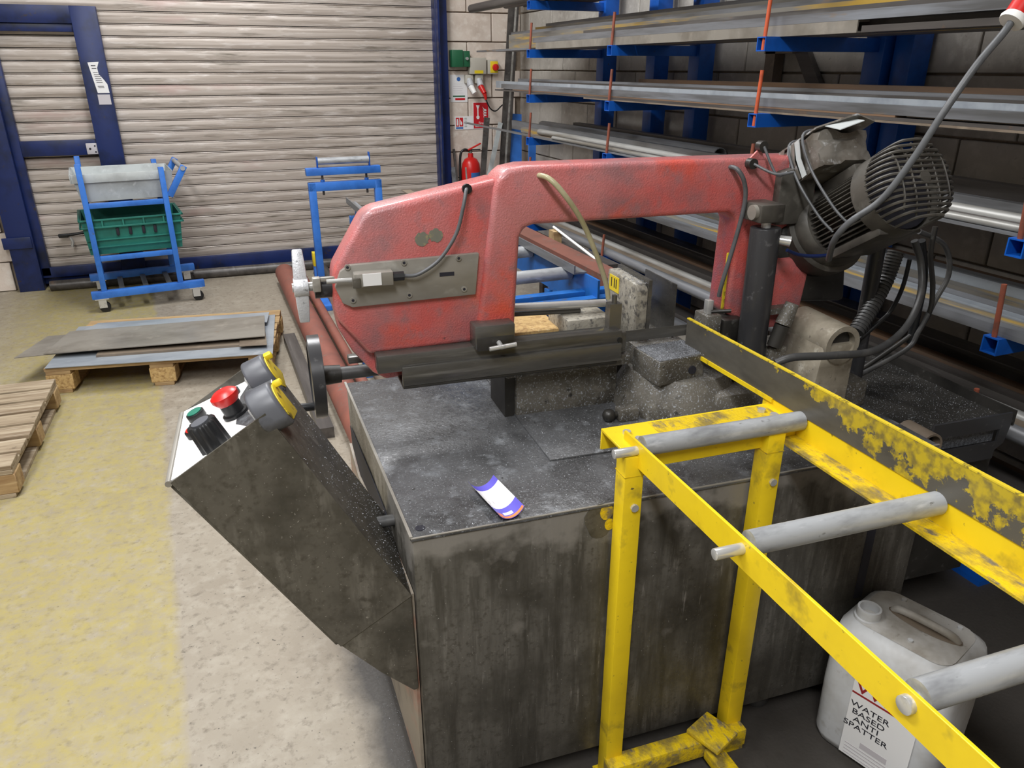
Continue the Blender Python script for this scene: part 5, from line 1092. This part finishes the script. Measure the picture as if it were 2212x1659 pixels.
# terminal box wrapped in tape
tb = MB()
random.seed(5)
F3 = Matrix((e_u, a_, e_n)).transposed()
nx, ny, nz_ = 7, 10, 6
c0 = P0 + a_ * 0.085 + e_n * 0.150 - e_u * 0.045
def tbp(i, j, k):
    x = (i / (nx - 1) - 0.5) * 0.14; y = (j / (ny - 1) - 0.5) * 0.20; zz = (k / (nz_ - 1) - 0.5) * 0.095
    zz *= 1 - 0.18 * (j / (ny - 1))
    rr_ = random.Random(i * 131 + j * 17 + k * 7)
    jx = [rr_.uniform(-0.0065, 0.0065) for _ in range(3)]
    return c0 + F3 @ Vector((x + jx[0], y + jx[1], zz + jx[2]))
idx = {}
for i in range(nx):
    for j in range(ny):
        for k in range(nz_):
            if i in (0, nx - 1) or j in (0, ny - 1) or k in (0, nz_ - 1): idx[i, j, k] = tb.bm.verts.new(tbp(i, j, k))
def fq(a, b, c, d): tb.bm.faces.new([idx[a], idx[b], idx[c], idx[d]])
for i in range(nx - 1):
    for j in range(ny - 1):
        fq((i, j, 0), (i + 1, j, 0), (i + 1, j + 1, 0), (i, j + 1, 0)); fq((i, j, nz_ - 1), (i + 1, j, nz_ - 1), (i + 1, j + 1, nz_ - 1), (i, j + 1, nz_ - 1))
for i in range(nx - 1):
    for k in range(nz_ - 1):
        fq((i, 0, k), (i + 1, 0, k), (i + 1, 0, k + 1), (i, 0, k + 1)); fq((i, ny - 1, k), (i + 1, ny - 1, k), (i + 1, ny - 1, k + 1), (i, ny - 1, k + 1))
for j in range(ny - 1):
    for k in range(nz_ - 1):
        fq((0, j, k), (0, j + 1, k), (0, j + 1, k + 1), (0, j, k + 1)); fq((nx - 1, j, k), (nx - 1, j + 1, k), (nx - 1, j + 1, k + 1), (nx - 1, j, k + 1))
tbo = tb.build('terminal_box', 'tapewrap', mb, smooth=25)
MB().sheet([c0 + F3 @ Vector(v) for v in ((-0.075, -0.11, 0.052), (0.07, -0.11, 0.05), (0.075, 0.13, 0.046), (0.02, 0.14, 0.060), (-0.07, 0.10, 0.048))], e_n * 0.004).build('tape_flap', 'tapewrap', tbo)
random.seed(21)
for k in range(7):
    y_ = -0.075 + 0.018 * k + random.uniform(-0.004, 0.004); w_ = random.uniform(0.008, 0.016); t_ = random.uniform(-0.012, 0.012)
    MB().sheet([c0 + F3 @ Vector(v) for v in ((-0.0785 - random.uniform(0, 0.006), y_, 0.046), (-0.080, y_ + w_, 0.048), (-0.084 - random.uniform(0, 0.006), y_ + w_ + t_, 0.0), (-0.079, y_ + w_ + t_ * 1.6, -0.044), (-0.080, y_ + t_ * 1.6, -0.046), (-0.086, y_ + t_, 0.002))], e_u * 0.002).build('tape_strip', 'tapewrap' if k % 2 else 'galvbin', tbo)
MB().sheet([c0 + F3 @ Vector(v) for v in ((-0.05, 0.105, 0.050), (0.03, 0.12, 0.058), (0.02, 0.155, 0.036), (-0.045, 0.145, 0.020))], e_n * 0.002).build('curled_corner', 'galvbin', tbo)
for off in (0.005, 0.06):
    q = [c0 + F3 @ Vector(v) for v in ((0.06, off, 0.062), (-0.02, off, 0.064), (-0.078, off, 0.05), (-0.085, off + 0.01, -0.04), (-0.055, off + 0.02, -0.14), (-0.03, off + 0.03, -0.19))]
    MB().tube(q, 0.0035, n=8).build('strap_cable', 'hosegrey', tbo)
# small cables from bow to terminal box
for p_, c_ in (((0.173, -0.000, 1.422), (0.219, -0.060, 1.364)), ((0.143, -0.010, 1.383), (0.223, -0.080, 1.367))):
    MB().cyl(p_, (p_[0], p_[1] - 0.02, p_[2]), 0.013, n=10).build('sensor', 'motordark', bow)
    MB().tube([(p_[0], p_[1] - 0.02, p_[2]), ((p_[0] + c_[0]) / 2, (p_[1] + c_[1]) / 2 - 0.02, min(p_[2], c_[2]) - 0.005), c_], 0.0035, n=8).build('sensor_cable', 'hosegrey', bow)

# ---- hoses and conduit behind the motor
MB().cyl((0.62, 0.02, 0.705), (0.615, 0.02, 1.14), 0.022, n=18).build('hose_post', 'blackgloss', S)
cd = [(0.703, 0.040, 1.111), (0.678, 0.030, 1.041), (0.618, 0.000, 0.972), (0.558, -0.020, 0.908)]
MB().tube(cd, 0.021, n=14).build('conduit', 'rubber', S)
b = MB()
for i in range(26):
    t = i / 25.0
    q = Vector(cd[0]).lerp(Vector(cd[-1]), t)
    seg_ = min(int(t * 3), 2); u_ = t * 3 - seg_
    q = Vector(cd[seg_]).lerp(Vector(cd[seg_ + 1]), u_); d = (Vector(cd[seg_ + 1]) - Vector(cd[seg_])).normalized()
    b.cyl(q - d * 0.0022, q + d * 0.0022, 0.0235, n=14)
b.build('conduit_ribs', 'rubber', S)
MB().tube([(0.668, -0.050, 1.165), (0.698, -0.060, 1.101), (0.677, -0.100, 1.022), (0.584, -0.160, 0.958), (0.418, -0.240, 0.943), (0.264, -0.270, 0.958), (0.158, -0.260, 0.962), (0.116, -0.250, 0.948)], 0.0095, n=12).build('hose', 'rubber', S)
MB().tube([(0.729, 0.000, 1.177), (0.855, 0.020, 1.125), (0.896, 0.020, 1.040), (0.867, 0.020, 0.958), (0.831, 0.020, 0.867), (0.786, 0.020, 0.805), (0.56, 0.03, 0.712)], 0.0075, n=10).build('hose', 'rubber', S)
MB().tube([(0.784, -0.000, 1.187), (0.789, -0.000, 1.107), (0.846, 0.020, 1.002), (0.853, 0.020, 0.916), (0.813, 0.040, 0.840), (0.60, 0.05, 0.712)], 0.0075, n=10).build('hose', 'motordark', S)
MB().tube([(0.686, -0.030, 1.108), (0.692, -0.020, 1.026), (0.688, -0.000, 0.952), (0.648, -0.000, 0.914), (0.50, 0.0, 0.80)], 0.006, n=10).build('hose', 'black', S)
MB().tube([(0.776, 0.030, 1.142), (0.825, 0.040, 1.027), (0.830, 0.040, 0.912), (0.826, 0.040, 0.823)], 0.012, n=10).build('hose', 'black', S)

# ================================================================== hanging supply cable
cq = [(0.299, -0.160, 1.166), (0.253, -0.220, 1.227), (0.252, -0.260, 1.277), (0.293, -0.300, 1.333), (0.329, -0.330, 1.423), (0.363, -0.350, 1.516), (0.411, -0.360, 1.604), (0.460, -0.360, 1.661), (0.477, -0.360, 1.686)]
pc = thing('power_cable', 'grey supply cable hanging over the motor from a red and white connector', 'cable', (1.1, 1.58, 0), -0.0649)
MB().tube(cq, 0.0075, n=12).build('cable', 'hosegrey', pc)
t0 = Vector(cq[-1]); du = (t0 - Vector(cq[-2])).normalized()
MB().lathe([(0.0, 0.0), (0.024, 0.0), (0.026, 0.006), (0.021, 0.018), (0.0, 0.018)], t0 + du * -0.004, du + Vector((0.1, 0, 0)), n=20).build('connector', 'white', pc)
MB().lathe([(0.0, 0.012), (0.022, 0.012), (0.026, 0.10), (0.0, 0.10)], t0, du, n=20).build('plug', 'redplain', pc)
MB().tube([t0 + du * 0.10, t0 + du * 0.3 + Vector((0.0, 0, 0.25)), t0 + du * 0.4 + Vector((0.02, 0, 1.2)), (t0.x + 0.35, t0.y + 0.05, 4.19)], 0.0085, n=10).build('drop_lead', 'black', pc)

# ================================================================== tape measures hooked on the control box
def tape(label, c, tilt_, flip):
    t = thing('tape_measure', label, 'tape measure', (1.1, 1.58, 0), -0.0649, 'tape measures on the control box')
    c = Vector(c)
    th_ = Vector((dv.x, 0, dv.y)); up_ = Vector((ax.x, 0, ax.y)); si = Vector((0, 1, 0))
    up_, si = up_ * math.cos(tilt_) + si * math.sin(tilt_), si * math.cos(tilt_) - up_ * math.sin(tilt_)
    prof2 = []
    R_ = 0.041
    for i in range(17):
        t2 = PI * 1.02 * i / 16 - 0.05
        prof2.append((R_ * math.cos(t2), R_ * math.sin(t2)))
    prof2 += [(-R_, -0.026), (-R_ + 0.014, -0.042), (R_ + 0.004, -0.042), (R_ + 0.008, -0.030)]
    fn = lambda a, b, h: c + si * a + up_ * b + th_ * h
    body = MB().prism(prof2, -0.026, 0.022, fn).build('case', 'tapegrey', t, bev=0.007, seg=3)
    MB().prism([(a * 0.82, b * 0.82) for a, b in prof2], 0.022, 0.0245, fn).build('yellow_face', 'tapeyellow', t, bev=0.001)
    MB().box(c + up_ * (-0.01) + th_ * (-0.029), (0.012, 0.02, 0.045), Matrix((th_, si, up_)).transposed()).build('belt_clip', 'chrome', t, bev=0.002)
    MB().box(c + up_ * 0.030 + th_ * 0.03 + si * 0.012, (0.016, 0.016, 0.012), Matrix((th_, si, up_)).transposed()).build('lock_button', 'signyellow', t, bev=0.003)
    for q in range(3):
        MB().box(c + up_ * (-0.0425) + th_ * (-0.008 + 0.009 * q) + si * 0.012, (0.004, 0.03, 0.002), Matrix((th_, si, up_)).transposed()).build('grip_groove', 'ink', t)
    return t
tape('grey and yellow tape measure hooked on the near edge of the control box', (-1.031, -0.395, 1.059), 0.25, 1)
tape('grey and yellow tape measure hooked on the far edge of the control box', (-1.043, -0.165, 1.028), -0.15, -1)

# ================================================================== lot tag lying on the tray
lt = thing('lot_tag', 'curled purple and white paper tag lying on the saw tray', 'paper tag', (1.1, 1.58, 0), -0.0649)
tc_ = Vector((-0.618, -0.366, ZT + 0.0045)); ta = Vector((0.06, -0.998, 0)).normalized(); tb_ = Vector((0.998, 0.06, 0))
ta = Vector((0.17, -0.985, 0)).normalized(); tb_ = Vector((0.985, 0.17, 0))
def tagpt(s, v, o=0.0):
    x = v * 0.034; zz = 0.020 * v * v
    return tc_ + ta * s + tb_ * x * (1 - 0.12 * v * v) + Vector((0, 0, zz + o))
def tagstrip(name, s0, s1, m, par, o=0.0, v0=-1.0, v1=1.0):
    b = MB(); n_ = 10
    r0 = [tagpt(s0, v0 + (v1 - v0) * i / n_, o) for i in range(n_ + 1)]; r1 = [tagpt(s1, v0 + (v1 - v0) * i / n_, o) for i in range(n_ + 1)]
    up = Vector((0, 0, 0.0006))
    b.ring_loft([r0 + [p + up for p in reversed(r0)], r1 + [p + up for p in reversed(r1)]])
    return b.build(name, m, par, smooth=60)
tagstrip('purple_end', -0.072, -0.050, 'violet', lt)
mid = tagstrip('white_field', -0.050, 0.028, 'paper', lt)
pe = tagstrip('purple_end', 0.028, 0.068, 'violet', lt)
tagstrip('orange_edge', 0.060, 0.067, 'orange', pe, 0.0007, -0.4, 0.95)
tagstrip('white_mark', 0.046, 0.056, 'paper', pe, 0.0007, -0.25, 0.35)
tagstrip('orange_dot', 0.050, 0.066, 'orange', pe, 0.0008, -0.75, -0.35)
for q in (-0.5, -0.2, 0.08): tagstrip('pen_mark', -0.004, 0.008, 'palegrey', mid, 0.0007, q, q + 0.05)

# ================================================================== loose swarf: countless chips, one object
random.seed(3)
sw_ = MB()
def chips(n_, f):
    for _ in range(n_):
        p = f()
        if p is None: continue
        r = random.uniform(0.0006, 0.0018); t = random.uniform(0, PI)
        d = Vector((math.cos(t), math.sin(t), random.uniform(-0.3, 0.5))) * r
        e = Vector((-math.sin(t), math.cos(t), random.uniform(-0.2, 0.4))) * r * random.uniform(0.25, 0.6)
        p = Vector(p)
        vs = [sw_.bm.verts.new(q) for q in (p - d, p + e, p + d + Vector((0, 0, r * 0.7)))]
        sw_.bm.faces.new(vs)
U = random.uniform
def on_tray():
    x, y = U(-0.80, 0.45), U(FW + 0.01, 0.37)
    dd = min(abs(y + 0.38) * 2.0, abs(x + 0.45) * 3 + 0.15)
    if U(0, 1) < dd * 0.9: return None
    return (x, y, ZT + (0.006 if (x > -0.447 and y > -0.23) else 0.001))
chips(15000, on_tray)
chips(2600, lambda: (U(-0.128, 0.018), U(-0.115, 0.005), 0.932))
chips(1500, lambda: (U(0.02, 0.30), U(-0.17, 0.14), 0.842))
chips(1500, lambda: (U(-0.48, -0.16), U(-0.03, 0.02), 0.926))
chips(900, lambda: (U(-0.104, -0.07), U(0.06, 0.235), 1.079))
chips(700, lambda: (U(-0.21, 0.10), U(0.0, 0.07), 0.928))
def on_box():
    t = U(0, 1); p = Bs.lerp(Cc, t)
    if U(0, 1) > t + 0.1: return None
    return (p.x + 0.0015, U(FW, WB), p.y + 0.001)
chips(1500, on_box)
chips(4500, lambda: (U(0.48, 0.88), U(-0.28, 0.32), 0.708))
chips(900, lambda: (U(-0.86, -0.78), U(-0.7, 0.3), 0.001))
def on_sw():
    a, r = U(0, 2 * PI), U(0.0, 0.17)
    return (r * math.cos(a), r * math.sin(a), ZT + 0.106 if r < 0.135 else ZT + 0.106 - (r - 0.135) * 2.4)
chips(3200, on_sw)
so = sw_.build('swarf', 'swarf', loc=(1.1, 1.58, 0), rz=-0.0649)
so['kind'] = 'stuff'; so['label'] = 'fine grey metal swarf scattered over the saw base and castings'; so['category'] = 'swarf'
